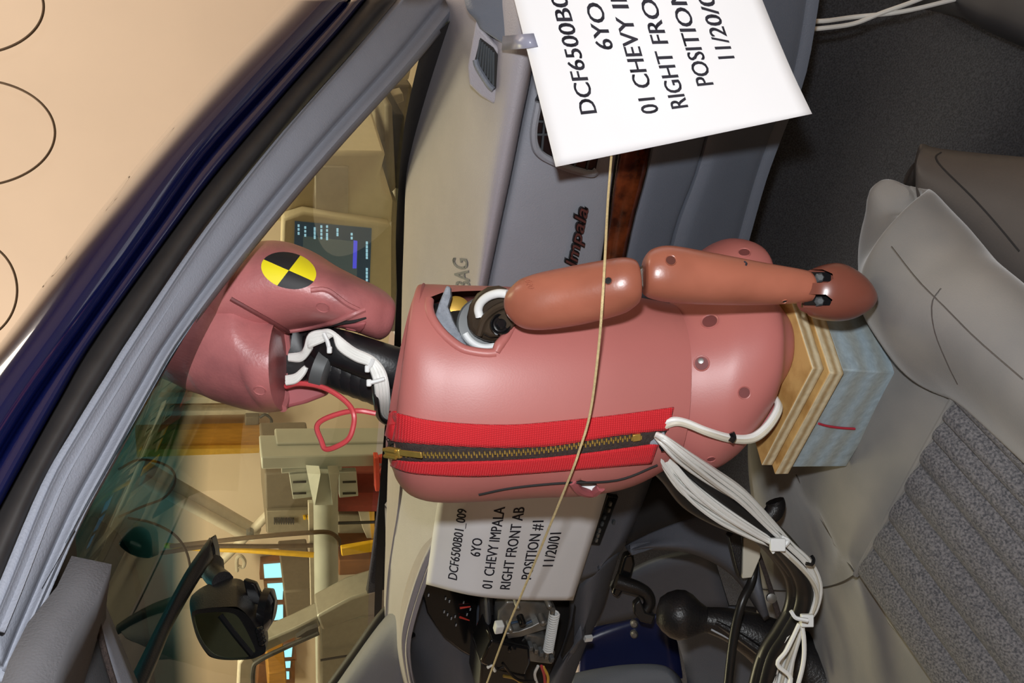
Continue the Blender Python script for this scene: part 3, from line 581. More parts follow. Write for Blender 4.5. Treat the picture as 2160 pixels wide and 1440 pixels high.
bk_ = thing('belt_buckle', at(1610, 1200, 1.05), 'black seat belt buckle stalk with strap behind the cable bundle', 'seat belt')
o = MB().prism([at(x, y, 1.015) for x, y in ((1538, 1132), (1562, 1116), (1566, 1160), (1564, 1212), (1560, 1218), (1552, 1190))], VD*.02).build('buckle', M['blackp'], bk_); bev(o, .003)
o = MB().prism([at(x, y, 1.02) for x, y in ((1568, 1135), (1606, 1122), (1604, 1175), (1586, 1218), (1566, 1220))], VD*.006).build('buckle_sleeve', M['wireg'], bk_); bev(o, .001)
MB().tube([at(x, y, 1.02) for x, y in ((1582, 1110), (1612, 1094), (1630, 1082), (1637, 1066), (1634, 1056))], [.008, .011, .011], 10).build('stalk', M['blackp'], bk_)
patch('strap', [[at(1594, 1160, 1.07), at(1620, 1240, 1.06), at(1640, 1310, 1.05)], [at(1602, 1158, 1.07), at(1630, 1238, 1.06), at(1652, 1308, 1.05)]], M['tapebrown'], bk_, 4, 2, .002)
MB().lathe(at(1626, 1260, 1.055), -VD, [(0, .006), (.004, .006), (.005, .003)], 12).build('rivet', M['steel'], bk_)
tag(MB().tube([at(x, y, dd) for x, y, dd in ((1588, 1135, 1.06), (1590, 1180, 1.055), (1586, 1225, 1.05), (1565, 1270, 1.04), (1548, 1340, 1.04), (1535, 1450, 1.04))], .0055, 10).build('black_cord', M['wireb']), 'single black cord running down beside the gear shifter', 'cord')

# ------------------------------------------------------------------ passenger seat
seat = thing('passenger_seat', (.35, -.45, .26), 'grey velour front passenger seat with ribbed speckled cloth insert', 'car seat')
def zz(pts): return [atZ(x, y, z) for x, y, z in pts]
rows = [
 zz([(1588, 690, .42), (1580, 860, .40), (1578, 985, .38), (1592, 1110, .36), (1598, 1240, .34), (1590, 1390, .32), (1600, 1500, .30)]),
 zz([(1610, 690, .55), (1630, 860, .535), (1640, 985, .525), (1662, 1110, .505), (1680, 1240, .475), (1672, 1390, .44), (1680, 1500, .42)]),
 zz([(1680, 690, .60), (1680, 860, .595), (1688, 1020, .588), (1730, 1120, .572), (1752, 1235, .548), (1758, 1390, .51), (1765, 1500, .49)]),
 zz([(1800, 690, .63), (1800, 860, .630), (1770, 1060, .615), (1770, 1160, .598), (1800, 1216, .586), (1850, 1350, .565), (1880, 1480, .555)]),
 zz([(1990, 720, .635), (1960, 890, .633), (1885, 1060, .622), (1830, 1165, .610), (1812, 1213, .594), (1925, 1390, .578), (1975, 1480, .570)]),
 zz([(2250, 900, .615), (2160, 1050, .612), (2060, 1180, .606), (1980, 1290, .60), (1930, 1372, .590), (2010, 1480, .58), (2050, 1560, .575)])]
patch('cushion', rows, M['velour'], seat, 7, 7, .01, disp=lambda u, v: .0025*math.sin(u*14+v*9)*math.sin(v*9))
fr = [(2052, 770), (2002, 858), (1950, 950), (1878, 1082), (1806, 1212)]
bk2 = [(2420, 1130), (2360, 1230), (2290, 1345), (2190, 1490), (2090, 1630)]
zf = [.642, .641, .637, .630, .612]; zb = [.600, .598, .596, .594, .586]
def rib(u, v):
    x = (u*9.0) % 1.0; e = min(1, min(v, 1)/.06)
    return .0085*(1-abs(2*x-1)**2.4)*e-.003
ins = [[atZ(a, b, z1+(z2-z1)*t+.006*math.sin(math.pi*min(1, t*2.2))) for (a, b), z1, z2 in zip(mixp(fr, bk2, t), zf, zb)] for t in (0, .04, .12, .3, .6, 1)]
patch('ribbed_insert', ins, M['weave'], seat, 34, 8, .02, disp=rib)
MB().tube([p+V((0, 0, .0005)) for p in [atZ(a, b, z) for (a, b), z in zip(fr, [z-.002 for z in zf])]], .0028, 8).build('insert_piping', M['velour'], seat)
MB().tube(zz([(1679, 1001, .5915), (1720, 1075, .586), (1765, 1150, .5865), (1805, 1211, .594)]), .0009, 6).build('front_seam', M['seatplastic'], seat)
MB().tube(zz([(1590, 1241, .352), (1660, 1246, .458), (1735, 1239, .540), (1775, 1228, .572), (1805, 1211, .594)]), .0009, 6).build('side_seam', M['seatplastic'], seat)
# right-hand bolster
def bst(ax, ay, bx, by, th, dd=None, e=2.2):
    return ((ax, ay), (bx, by), dd, th, e)
zb_ = .655
def dZ(px, py, z): return (z-CAM.z)/ray(px, py).z
st = []
for (ax, ay, bx, by, th) in ((1905, 392, 1884, 412, .010), (1916, 392, 1850, 462, .030), (1950, 412, 1815, 560, .050), (1994, 450, 1812, 640, .066), (2048, 502, 1850, 712, .068), (2104, 562, 1905, 778, .068), (2168, 626, 1986, 812, .068), (2260, 715, 2078, 885, .068), (2400, 850, 2230, 1030, .068)):
    st.append(((ax, ay), (bx, by), dZ((ax+bx)/2, (ay+by)/2, .635), th, 2.3))
vs, fs = loft(st, 48, 6); BOL = bvh_of(vs, fs); mk('bolster', vs, fs, M['velour'], seat)
for pts in ([(1880, 520), (1935, 590), (1990, 645), (2060, 715), (2158, 800)], [(1985, 608), (1966, 640), (1972, 700), (2000, 770), (2020, 810)]):
    MB().tube([drape(BOL, *lerp2(pts, k/14), -.0002)[0] for k in range(15)], .0007, 6, 1).build('bolster_seam', M['seatplastic'], seat)
# moulded plastic skirt outboard of the bolster
st = []
for (ax, ay, bx, by, z, th) in ((1930, 345, 1918, 372, .60, .02), (1950, 322, 1930, 400, .595, .05), (1990, 318, 1985, 470, .585, .065), (2060, 324, 2060, 545, .575, .07), (2160, 334, 2150, 640, .565, .07), (2320, 350, 2300, 780, .55, .07)):
    st.append(((ax, ay), (bx, by), dZ((ax+bx)/2, (ay+by)/2, z-.02), th, 2.6))
vs, fs = loft(st, 40, 6); SK = bvh_of(vs, fs); mk('side_skirt', vs, fs, M['seatplastic'], seat)
MB().tube([drape(SK, *lerp2([(1985, 322), (1974, 332), (1990, 356), (2050, 415), (2100, 470), (2150, 530)], k/20), 0)[0] for k in range(21)], .0009, 6, 1).build('skirt_seam', M['cavity'], seat)
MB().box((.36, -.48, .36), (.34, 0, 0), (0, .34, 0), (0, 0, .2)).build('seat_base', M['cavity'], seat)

# ------------------------------------------------------------------ wooden blocks under the dummy
K = at(1714, 776, .735)
eL = atZ(1606, 982, K.z)-K; eR = atZ(1669, 648, K.z)-K; eR = atZ(1646, 562, K.z)-K
Kb = at(1904, 787, .782); dn = Kb-K
def stack(name, t0, t1, m, gl, gr_, lab, cat_, grp=None, inset=(0, 0)):
    o_ = K+dn*t0+eL.normalized()*inset[0]+eR.normalized()*inset[1]
    a = eL*gl-eL.normalized()*inset[0]; b = eR*gr_
    o = MB().prism([o_, o_+a, o_+a+b, o_+b], dn*(t1-t0)).build(name, m); bev(o, .0012); return tag(o, lab, cat_, grp)
tl = lambda x: (x-1714)/190.
bA = stack('plywood_board', 0, tl(1738), [M['ply']], 1.0, 1, 'upper plywood board that the dummy sits on', 'board', 'plywood boards under the dummy')
bB = stack('plywood_board', tl(1741), tl(1771), [M['ply']], 1.03, 1, 'lower plywood board lying directly on the blue-washed block', 'board', 'plywood boards under the dummy', (-.003, -.006))
blk = stack('wooden_block', tl(1774), 1, [M['bluewood']], 1.02, 1, 'thick blue-washed wooden block with a red pen stroke on the seat', 'wooden block')
for b in (bA, bB):
    b.data.materials.append(M['plyface'])
    for p in b.data.polygons:
        if abs(p.normal.z) > .8: p.material_index = 1
nL = eL.cross(dn).normalized()
if nL.dot(VD) > 0: nL = -nL
def blkface(px, py):
    D = nL.dot(K+dn*tl(1774)); return atplane(px, py, nL, D+.0012)
MB().tube([blkface(x, y) for x, y in ((1727, 893), (1745, 898), (1772, 902), (1803, 904))], .0011, 6).build('pen_stroke', M['marker'], blk, label='short red pen stroke')
# ------------------------------------------------------------------ the crash test dummy
dum = thing('crash_test_dummy', at(1640, 760, .80), 'pink vinyl child crash test dummy facing the dash with red zipper down its back', 'crash test dummy')
# jacket
JS = [((882, 622), (816, 958), 0.775, 0.05, 2.2, -0.4), ((888, 606), (838, 1010), 0.777, 0.07, 2.3, -0.3), ((912, 601), (872, 1042), 0.78, 0.082, 2.4, -0.2), ((960, 602), (925, 1053), 0.785, 0.088, 2.4, -0.12), ((1040, 604), (1010, 1051), 0.79, 0.092, 2.4, -0.08), ((1130, 608), (1120, 1044), 0.795, 0.092, 2.4, -0.05), ((1230, 614), (1220, 1040), 0.8, 0.09, 2.4, -0.03), ((1320, 624), (1310, 1024), 0.805, 0.087, 2.3, -0.01), ((1403, 639), (1387, 986), 0.81, 0.0845, 2.3, -0.02)]
vs, fs = loft(JS, 96, 9, capA=False, capB=False)
TB = bvh_of(vs, fs)
jk = mk('jacket', vs, fs, M['skin'], dum)
solid(jk, .006, -1)
# armhole: cut right through the jacket wall around the shoulder joint
def c5(x, y): return (800+x/3, 480+y/3)
hole = [c5(*p) for p in [(312, 500), (322, 440), (400, 410), (520, 402), (640, 398), (760, 396), (880, 400), (900, 500), (862, 610), (800, 690), (762, 742), (738, 786), (680, 790), (610, 782), (520, 758), (430, 690), (350, 600)]]
hd = at(1000, 660, .70); 
cut = frus(hole, .60, .815).build('cutter', M['innerpink'], None)
bo_ = jk.modifiers.new('armhole', 'BOOLEAN'); bo_.operation = 'DIFFERENCE'; bo_.object = cut; bo_.solver = 'EXACT'
hole2 = [(1208, 1018), (1225, 1012), (1258, 1020), (1266, 1032), (1250, 1044), (1224, 1040)]
cut2 = frus(hole2, .66, .82).build('cutter', M['innerpink'], None)
bo2 = jk.modifiers.new('armhole_left', 'BOOLEAN'); bo2.operation = 'DIFFERENCE'; bo2.object = cut2; bo2.solver = 'EXACT'
apply(jk); bpy.data.objects.remove(cut); bpy.data.objects.remove(cut2)
# rolled lip of the armhole
lip = [drape(TB, *lerp2([c5(*p) for p in [(316, 450), (313, 500), (330, 560), (370, 625), (430, 692), (520, 760), (610, 784), (690, 792), (738, 788)]], k/30), -.002)[0] for k in range(31)]
MB().tube(lip, .0042, 10, 1).build('armhole_lip', M['skin'], dum)
flap = [drape(TB, *lerp2([c5(*p) for p in [(738, 788), (760, 742), (800, 690), (858, 612)]], k/12), -.001)[0] for k in range(13)]
MB().tube(flap, [.0035, .0045, .004, .002], 10, 1).build('armhole_flap', M['skin'], dum)
MB().tube([drape(TB, *lerp2([(1206, 1016), (1222, 1036), (1250, 1042), (1268, 1030)], k/12), -.001)[0] for k in range(13)], .004, 8, 1).build('left_armhole_lip', M['innerpink'], dum)
MB().tube([at(x, y, .765) for x, y in ((1210, 1015), (1235, 1026), (1262, 1026))], .008, 10).build('left_shoulder_ring', M['white'], dum)
MB().tube([drape(TB, *lerp2([(1010, 1042), (1080, 1028), (1180, 1018), (1300, 1012), (1386, 980)], k/24), .0003)[0] for k in range(25)], .0012, 6, 1).build('jacket_fold', M['cavity'], dum)
# chest structure inside
cs, cf = loft([((905, 640), (880, 960), .80, .05), ((1000, 640), (960, 990), .80, .06), ((1200, 650), (1200, 990), .81, .06), ((1400, 680), (1390, 960), .82, .06)], 28, 3)
mk('rib_cage', cs, cf, M['cavity'], dum)
o = MB().prism([at(x, y, .728) for x, y in [c5(*p) for p in ((425, 365), (448, 372), (452, 430), (432, 500), (470, 600), (552, 745), (545, 770), (440, 690), (372, 610), (352, 560), (380, 470))]], VD*.02).build('foam_pad', M['foam'], dum); bev(o, .003, 2)
sx_ = (RT*.1-UP*.12+VD*-.75).normalized()
def disc(name, px, py, dd, prof, m, n=40): return MB().lathe(at(px, py, dd), sx_, prof, n).build(name, m, dum)
disc('gold_disc', 962, 655, .775, [(-.01, .013), (.0, .013), (.001, .011)], M['gold'])
disc('shoulder_plate', 1022, 684, .742, [(-.012, .0235), (.0, .0235), (.0015, .022), (.002, .016)], M['greyal'])
wr = []
for k in range(15): q = math.radians(62+k*6.5); wr.append(at(1026+math.cos(q)*50, 678+math.sin(q)*54, .737))
MB().tube(wr, .0030, 10, 1).build('white_washer', M['white'], dum)
def tl_(x, y, d_): return at(x, y, d_+(1040-x)*.00016+(y-660)*.00012)
wr = [tl_(x, y, .707) for x, y in ((1012, 668), (1009, 652), (1015, 637), (1030, 625), (1050, 619), (1070, 620))]
MB().tube(wr, .0036, 10).build('white_ring', M['white'], dum)
cl = [(986, 694), (984, 668), (990, 642), (1006, 618), (1028, 604), (1052, 601), (1068, 607), (1080, 622), (1099, 640), (1101, 660), (1088, 688), (1064, 712), (1046, 723), (1020, 718), (1000, 708)]
o = MB().prism([tl_(x, y, .713) for x, y in cl], VD*.02).build('shoulder_clevis', M['bronze'], dum); bev(o, .005, 4)
cl = [(1014, 702), (1026, 674), (1050, 655), (1080, 648), (1097, 651), (1096, 668), (1080, 692), (1058, 710), (1034, 712)]
o2 = MB().prism([tl_(x, y, .704) for x, y in cl], VD*.012).build('clevis_cheek', M['bronze'], dum); bev(o2, .003, 3)
MB().tube([tl_(x, y, .705) for x, y in ((1010, 706), (1022, 672), (1050, 648), (1082, 640), (1100, 646))], .0032, 8).build('clevis_rib', M['bronze'], dum)
MB().lathe(tl_(1056, 684, .703), sx_, [(-.004, .0085), (.002, .0085), (.003, .0075), (.0005, .006), (.0005, .0045), (.003, .0042), (.004, .003)], 24).build('clevis_bolt', M['gloss'], dum)
o = MB().prism([tl_(x, y, .706) for x, y in ((1062, 622), (1076, 624), (1084, 632), (1098, 634), (1100, 652), (1090, 656), (1072, 642))], VD*.03).build('arm_yoke', M['bronze'], dum); bev(o, .003, 2)
# right arm
UA = [((1088, 622), (1091, 662), .683, .010), ((1098, 594), (1100, 688), .68, .0185, 2.4), ((1130, 578), (1136, 696), .675, .0225, 2.4), ((1200, 562), (1206, 688), .668, .0225), ((1270, 549), (1280, 672), .66, .0225), ((1318, 543), (1326, 656), .655, .0215, 2.3), ((1340, 552), (1348, 634), .655, .016, 2.3), ((1345, 572), (1352, 614), .655, .008)]
vs, fs = loft(UA, 40, 7); UAB = bvh_of(vs, fs); ua = mk('upper_arm', vs, fs, M['arm'], dum)
FA = [((1355, 572), (1356, 600), .655, .010), ((1360, 542), (1360, 622), .655, .0165, 2.3), ((1378, 524), (1384, 632), .655, .0205, 2.4), ((1415, 519), (1428, 639), .657, .0215, 2.3), ((1500, 533), (1510, 643), .662, .020), ((1600, 552), (1605, 643), .668, .0165), ((1680, 566), (1683, 640), .672, .0138), ((1700, 571), (1704, 638), .674, .013)]
vs, fs = loft(FA, 40, 7); FAB = bvh_of(vs, fs); fa = mk('forearm', vs, fs, M['arm'], dum)
o = MB().prism([at(x, y, .655) for x, y in ((1342, 566), (1378, 548), (1384, 590), (1366, 612), (1345, 606))], VD*.012).build('elbow_joint', M['bronze'], dum); bev(o, .002)
def dimple(b, x, y, r, par, m='cavity', bolt=None, ring='skin'):
    p, nn = drape(b, x, y, 0)
    MB().lathe(p, nn, [(-.004, r), (.0003, r), (.0007, r*.96), (.0005, r*.86), (-.0001, r*.80)], 24).build('recess_rim', M[ring], par)
    MB().lathe(p, nn, [(-.004, r*.80), (.0002, r*.80), (.00022, r*.1)], 20).build('recess', M[m], par)
    if bolt: MB().lathe(p+RT*r*.3-UP*r*-.1, nn, [(-.003, r*.36), (.0003, r*.36), (.0005, r*.25)], 12).build('bolt', M[bolt], par)
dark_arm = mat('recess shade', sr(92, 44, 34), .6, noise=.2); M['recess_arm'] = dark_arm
M['recess_skin'] = mat('recess floor shade', sr(120, 62, 62), .6, noise=.2)  # darker skin colour put in for shade on the recess floors
dimple(UAB, 1283, 592, .0030, ua, 'rubber', None, 'arm')
dimple(FAB, 1415, 549, .0042, fa, 'recess_arm', None, 'arm')
dimple(FAB, 1655, 635, .0022, fa, 'rubber', None, 'arm')
MB().tube([drape(FAB, x, y, .0003)[0] for x, y in ((1570, 552), (1574, 556), (1573, 560))], .0008, 5).build('pen_tick', M['ink'], fa)
# moulded number on the upper arm
a = drape(UAB, 1124, 590, .0002); 
def umfn(u, v, h):
    p, nn = drape(UAB, 1120-v*20+u*13*.4, 590+u*13, 0); return p+nn*(.0003+h)
letters('moulded_number', '050', umfn, M['arm'], ua, 1.0, .0004, .0, 0, 'LEFT')
# hand: palm block with curled fingers and thumb, fork joint at the wrist
HS = [((1706, 576), (1701, 655), .678, .012, 2.6), ((1712, 568), (1705, 664), .677, .018, 2.5), ((1735, 559), (1724, 672), .676, .0225, 2.4), ((1765, 555), (1755, 677), .676, .0235, 2.3), ((1792, 567), (1786, 675), .678, .0225), ((1812, 592), (1810, 662), .682, .0175), ((1822, 612), (1821, 648), .685, .010), ((1825, 625), (1825, 636), .686, .003)]
vs, fs = loft(HS, 48, 7); HB = bvh_of(vs, fs); hd_ = mk('hand', vs, fs, M['hand'], dum)
cuts_ = []
for poly in ([(1690, 569), (1735, 568), (1756, 577), (1758, 588), (1746, 596), (1690, 597)], [(1690, 620), (1742, 621), (1756, 632), (1750, 644), (1724, 650), (1690, 648)]):
    ct = frus(poly, .630, .673).build('cutter', M['cavity']); cuts_.append(ct)
    b_ = hd_.modifiers.new('slot', 'BOOLEAN'); b_.operation = 'DIFFERENCE'; b_.object = ct; b_.solver = 'EXACT'
apply(hd_)
for ct in cuts_: bpy.data.objects.remove(ct)
for k, (x0, L_) in enumerate(((598, .034), (614, .039), (630, .038), (646, .031))):
    p = at(1815, x0, .695); MB().tube([at(1795, x0, .688), p+VD*.008, p+VD*.022+UP*.008, p+VD*.028+UP*L_*.6], [.0070, .0070, .0066, .0054], 12).build('finger', M['hand'], hd_)
MB().tube([at(1770, 590, .690), at(1785, 584, .705), at(1797, 590, .716), at(1802, 600, .722)], [.009, .0085, .0075, .006], 12).build('thumb', M['hand'], hd_)
for y in (584, 634):
    MB().box(at(1722, y, .672), UP*.020, RT*.007, VD*.006).build('wrist_strap', M['gloss'], dum)
    MB().lathe(at(1730, y+1, .667), -VD, [(-.004, .0042), (.0, .0034), (.0010, .0022)], 6).build('wrist_bolt', M['greyal'], dum)
# pelvis and legs
PS = [((1372, 652), (1368, 972), 0.813, 0.076, 2.25, 0.05), ((1415, 638), (1411, 988), 0.8118, 0.077, 2.25, 0.05), ((1442, 630), (1438, 996), 0.8108, 0.078, 2.25, 0.05), ((1500, 612), (1496, 988), 0.809, 0.082, 2.25, 0.05), ((1545, 604), (1541, 960), 0.807, 0.082, 2.25, 0.05), ((1586, 606), (1582, 908), 0.8055, 0.079, 2.25, 0.05), ((1614, 622), (1610, 858), 0.8045, 0.072, 2.25, 0.05), ((1634, 648), (1630, 816), 0.8035, 0.06, 2.25, 0.05), ((1648, 676), (1644, 782), 0.803, 0.045, 2.25, 0.05), ((1657, 700), (1653, 757), 0.8025, 0.027, 2.25, 0.05), ((1660, 718), (1656, 738), 0.802, 0.009, 2.25, 0.05)]
vs, fs = loft(PS, 56, 7); PB = bvh_of(vs, fs); pv = mk('pelvis', vs, fs, M['skin'], dum)
for x, y, r, m, b in ((1497, 677, .0078, 'recess_skin', None), (1480, 766, .0068, 'recess_skin', 'steel'), (1570, 828, .0055, 'recess_skin', None), (1500, 968, .0040, 'recess_skin', None)):
    dimple(PB, x, y, r, pv, m, b)
o = MB().prism([at(x, y, .765) for x, y in ((1606, 846), (1636, 842), (1636, 872), (1616, 908), (1588, 930), (1542, 950), (1562, 910), (1590, 872))], VD*.06).build('groin_flap', M['innerpink'], dum); bev(o, .004, 3)
TS = [((1480, 530), (1490, 660), .845, .05), ((1530, 504), (1540, 660), .85, .055), ((1580, 518), (1590, 640), .855, .05), ((1606, 560), (1610, 620), .855, .03)]
vs, fs = loft([((1452, 560), (1456, 650), .845, .03)]+TS, 36, 6); THB = bvh_of(vs, fs); th = mk('thigh_stump', vs, fs, M['skin'], dum)
dimple(THB, 1570, 532, .0060, th, 'recess_skin')
# neck: stacked rubber discs
NS = [((640, 708), (655, 806), .775, .020)]
for k in range(6):
    x = 672+k*20; ya = 700+(x-640)*.20; yb = 802+(x-640)*.36
    NS += [((x, ya), (x+8, yb), .776, .026), ((x+13, ya+3), (x+20, yb+6), .776, .026), ((x+15, ya+7), (x+22, yb-4), .777, .0225), ((x+18, ya+7), (x+25, yb-2), .777, .0225)]
NS += [((806, 722), (812, 868), .778, .028), ((880, 745), (890, 880), .785, .028)]
vs, fs = loft(NS, 36, 2); mk('neck', vs, fs, M['rubber'], dum)
NC = [((662, 694), (668, 760), .768, .012), ((706, 692), (700, 770), .752, .016, 2.5), ((760, 706), (745, 790), .752, .018, 2.5), ((836, 730), (820, 820), .760, .020, 2.5), ((880, 742), (868, 835), .77, .02, 2.5)]
vs, fs = loft(NC, 30, 5); mk('neck_shield', vs, fs, M['rubber'], dum)
MB().lathe(at(668, 772, .752), UP*-1+RT*-.35, [(0, .018), (.010, .018), (.012, .015)], 28).build('neck_ring', M['greyal'], dum)
# head
def c4(x, y): return (360+x*.3472, 460+y*.3472)
HC = [((396, 770), (398, 792), .785, .006), ((402, 725), (412, 812), .783, .036), ((415, 670), (440, 830), .78, .058), ((438, 625), (472, 846), .779, .068), ((466, 592), (518, 860), .778, .074), ((496, 575), (560, 869), .777, .0765), ((548, 585), (584, 868), .776, .0765, 2.1), ((592, 650), (597, 865), .775, .0745, 2.2), ((603, 668), (602, 862), .775, .072, 2.2)]
vs, fs = loft(HC, 56, 8, capB=True); CB = bvh_of(vs, fs); cap_ = mk('skull_cap', vs, fs, M['headskin'], dum)
HF = [((470, 610), (452, 690), .776, .060), ((500, 556), (488, 712), .776, .0745), ((548, 516), (552, 722), .776, .0790), ((602, 511), (610, 702), .776, .0790, 2.2), ((655, 528), (655, 693), .776, .077, 2.2), ((706, 559), (702, 690), .776, .073, 2.3), ((760, 587), (750, 700), .777, .068, 2.4), ((795, 604), (783, 712), .778, .058, 2.5), ((818, 620), (803, 716), .779, .044, 2.5), ((826, 638), (814, 700), .78, .026, 2.3), ((828, 655), (822, 676), .78, .008)]
vs, fs = loft(HF, 56, 8); FB = bvh_of(vs, fs); hf = mk('face_skin', vs, fs, M['headskin'], dum)
# chin, cheek and jaw underside seen past the neck
MB().tube([drape(FB, *lerp2([(652, 694), (690, 686), (720, 679), (745, 677), (772, 670)], k/16), .0002)[0] for k in range(17)], [.0008, .0022, .0022, .0016, .0008], 8, 1).build('jaw_gap', M['cavity'], hf)
strip('jaw_inside', FB, [(700, 689), (725, 683), (750, 681), (772, 678)], [(702, 692), (728, 700), (752, 704), (768, 690)], .0006, M['innerpink'], hf, 16, 3, .0008)
BASEQ = [at(x, y, .775) for x, y in ((601, 800), (640, 802), (690, 818), (684, 835), (640, 852), (598, 862))]
o = MB().prism(BASEQ, VD*.02).build('skull_base', M['innerpink'], dum); bev(o, .003)
o = MB().prism([at(x, y, .778) for x, y in ((604, 702), (650, 690), (700, 684), (706, 700), (668, 720), (660, 790), (640, 804), (604, 800))], VD*.03).build('head_cavity', M['gloss'], dum)
# rim band of the cap, jaw flap, seam
MB().tube([drape(CB, *lerp2([(601, 698), (606, 740), (606, 790), (602, 840), (596, 862)], k/16), .0)[0] for k in range(17)], .0038, 8, 1).build('cap_rim', M['headskin'], cap_)
MB().tube([drape(FB, *lerp2([(608, 697), (640, 692), (690, 682), (720, 672), (768, 652)], k/16), .0)[0] for k in range(17)], .0026, 8, 1).build('jaw_edge', M['headskin'], hf)
MB().tube([drape(FB, *lerp2([(488, 629), (530, 652), (570, 674), (608, 697)], k/16), .0012)[0] for k in range(17)], .0018, 6, 1).build('scalp_seam', M['recess_skin'], hf)
MB().tube([drape(FB, *lerp2([(655, 612), (690, 612), (730, 640), (760, 655)], k/16), .0)[0] for k in range(17)], .0022, 6, 1).build('cheek_ridge', M['headskin'], hf)
dimple(FB, 681, 648, .0055, hf, 'headskin', None, 'headskin')
dimple(CB, 548, 823, .0050, cap_, 'headskin', None, 'headskin')
# round photo target stuck on the temple: four sectors
c0, v1, v2 = (609, 571), (52.5, 23), (-24, 31); tv, tf, ti = [], [], []
for q in range(4):
    k0 = len(tv); NN, MM = 10, 6
    for i in range(NN+1):
        a_ = math.pi/2*(q+i/NN)
        for j in range(MM+1):
            r_ = j/MM; tv.append(drape(FB, c0[0]+r_*(v1[0]*math.cos(a_)+v2[0]*math.sin(a_)), c0[1]+r_*(v1[1]*math.cos(a_)+v2[1]*math.sin(a_)), .0006)[0])
    for i in range(NN):
        for j in range(MM):
            tf.append([k0+i*(MM+1)+j, k0+i*(MM+1)+j+1, k0+(i+1)*(MM+1)+j+1, k0+(i+1)*(MM+1)+j]); ti.append(q % 2)
t_ = mk('photo_target', tv, tf, [M['tblack'], M['yellow']], hf, mi=ti, label='round yellow and black quartered target sticker'); face_cam(t_)
# zipper down the back: two webbing strips, tapes, teeth, slider
e1a = [(818, 865), (917, 887), (1067, 895), (1200, 885), (1310, 873), (1420, 858)]; e1b = [(807, 927), (900, 935), (1033, 942), (1167, 938), (1300, 917), (1408, 905)]
strip('webbing_strip', TB, e1a, e1b, .0012, M['web'], dum, 70, 6, .002)
e2a = [(832, 968), (880, 972), (1000, 971), (1130, 965), (1250, 952), (1388, 933)]; e2b = [(828, 982), (880, 996), (1000, 1002), (1110, 996), (1250, 985), (1372, 975)]
strip('webbing_strip', TB, e2a, e2b, .0012, M['web'], dum, 70, 6, .002)
strip('zipper_tape', TB, [(x+2, y-3) for x, y in e1b], [(x, y+4) for x, y in e2a], .0004, M['tapebrown'], dum, 70, 5, .001)
zl = [(856, 955), (940, 957), (1050, 954), (1150, 946), (1250, 932), (1350, 918)]
zt = MB()
for k in range(104):
    x, y = lerp2(zl, k/103); x2, y2 = lerp2(zl, min(1, (k+.5)/103)); p, nn = drape(TB, x, y+(2.4 if k % 2 else -2.4), .0022); p2, _ = drape(TB, x2+1, y2+(2.4 if k % 2 else -2.4), .0022)
    tx = (drape(TB, x+4, y-.4, .002)[0]-drape(TB, x-4, y+.4, .002)[0]).normalized(); sd = nn.cross(tx)
    zt.box(p, tx*.0011, sd*.0030, nn*.0016)
zt.build('zipper_teeth', M['brass'], dum)
p0, nn = drape(TB, 838, 952, .003); tx = (drape(TB, 880, 956, .003)[0]-p0).normalized(); sd = nn.cross(tx)
o = MB().box(p0, tx*.016, sd*.009, nn*.005).build('zipper_slider', M['brass'], dum); bev(o, .0015, 3)
for a in (-1, 1): MB().tube([p0+sd*a*.003+nn*.003-tx*.007, p0+sd*a*.003+nn*.004+tx*.006], .0016, 8, 1).build('slider_bridge', M['brass'], o)
zp = MB().box(p0+tx*.022+nn*.004+sd*.0025, tx*.022, sd*.0055, nn*.0016).build('zipper_pull', M['brass'], dum); bev(zp, .0005)
p0, nn = drape(TB, 1340, 920, .0025); tx = (drape(TB, 1360, 917, .0025)[0]-p0).normalized()
o = MB().box(p0, tx*.007, nn.cross(tx)*.006, nn*.003).build('zipper_stop', M['brass'], dum); bev(o, .0006)
# wiring on head and neck
def c4d(pts, dd): return [at(*c4(x, y), z) for (x, y), z in zip(pts, dd if isinstance(dd, list) else [dd]*len(pts))]
for k in range(4):
    o_ = (k-1.5)*20
    MB().tube(c4d([(720, 845+o_*.3), (795, 840+o_*.5), (835+o_*.4, 790), (850, 742+o_), (925, 715+o_*.8), (985+o_*.3, 700+o_*.2), (1045-o_*.6, 775+o_*.4), (1125, 830+o_*.8), (1215-o_*.3, 868+o_*.5), (1255-o_, 920), (1280-o_, 1000), (1290-o_, 1100), (1300-o_, 1195), (1400-o_, 1250)], [.745, .742, .738, .735, .733, .730, .730, .728, .727, .727, .727, .740, .775, .815]), .0023, 8).build('neck_cable', M['wirew'], dum)
for k in range(3):
    o_ = (k-1)*16; MB().tube(c4d([(700, 985+o_), (760, 972+o_), (805, 930+o_*.7), (822, 905)], .742), .0022, 8).build('skull_cable', M['wirew'], dum)
MB().tube(c4d([(1215, 880), (1235, 1000), (1250, 1120), (1275, 1215), (1380, 1270)], [.736, .736, .738, .77, .81]), .0026, 8).build('black_neck_cable', M['wireb'], dum)
MB().tube(c4d([(700, 1022), (780, 1004), (900, 1020), (1000, 1065), (1080, 1130), (1112, 1190), (1110, 1260), (1080, 1340), (1005, 1388), (940, 1402), (915, 1350), (888, 1270), (930, 1222), (1050, 1180), (1150, 1170), (1245, 1186)], [.752, .745, .742, .74, .738, .735, .735, .735, .737, .74, .742, .744, .744, .742, .740, .742]), .0023, 8, 6).build('red_lead', M['wirer'], dum)
def tie(name, pts, dd, r, m, par): return MB().tube([at(*p, dd) for p in pts], r, 6).build(name, M[m], par)
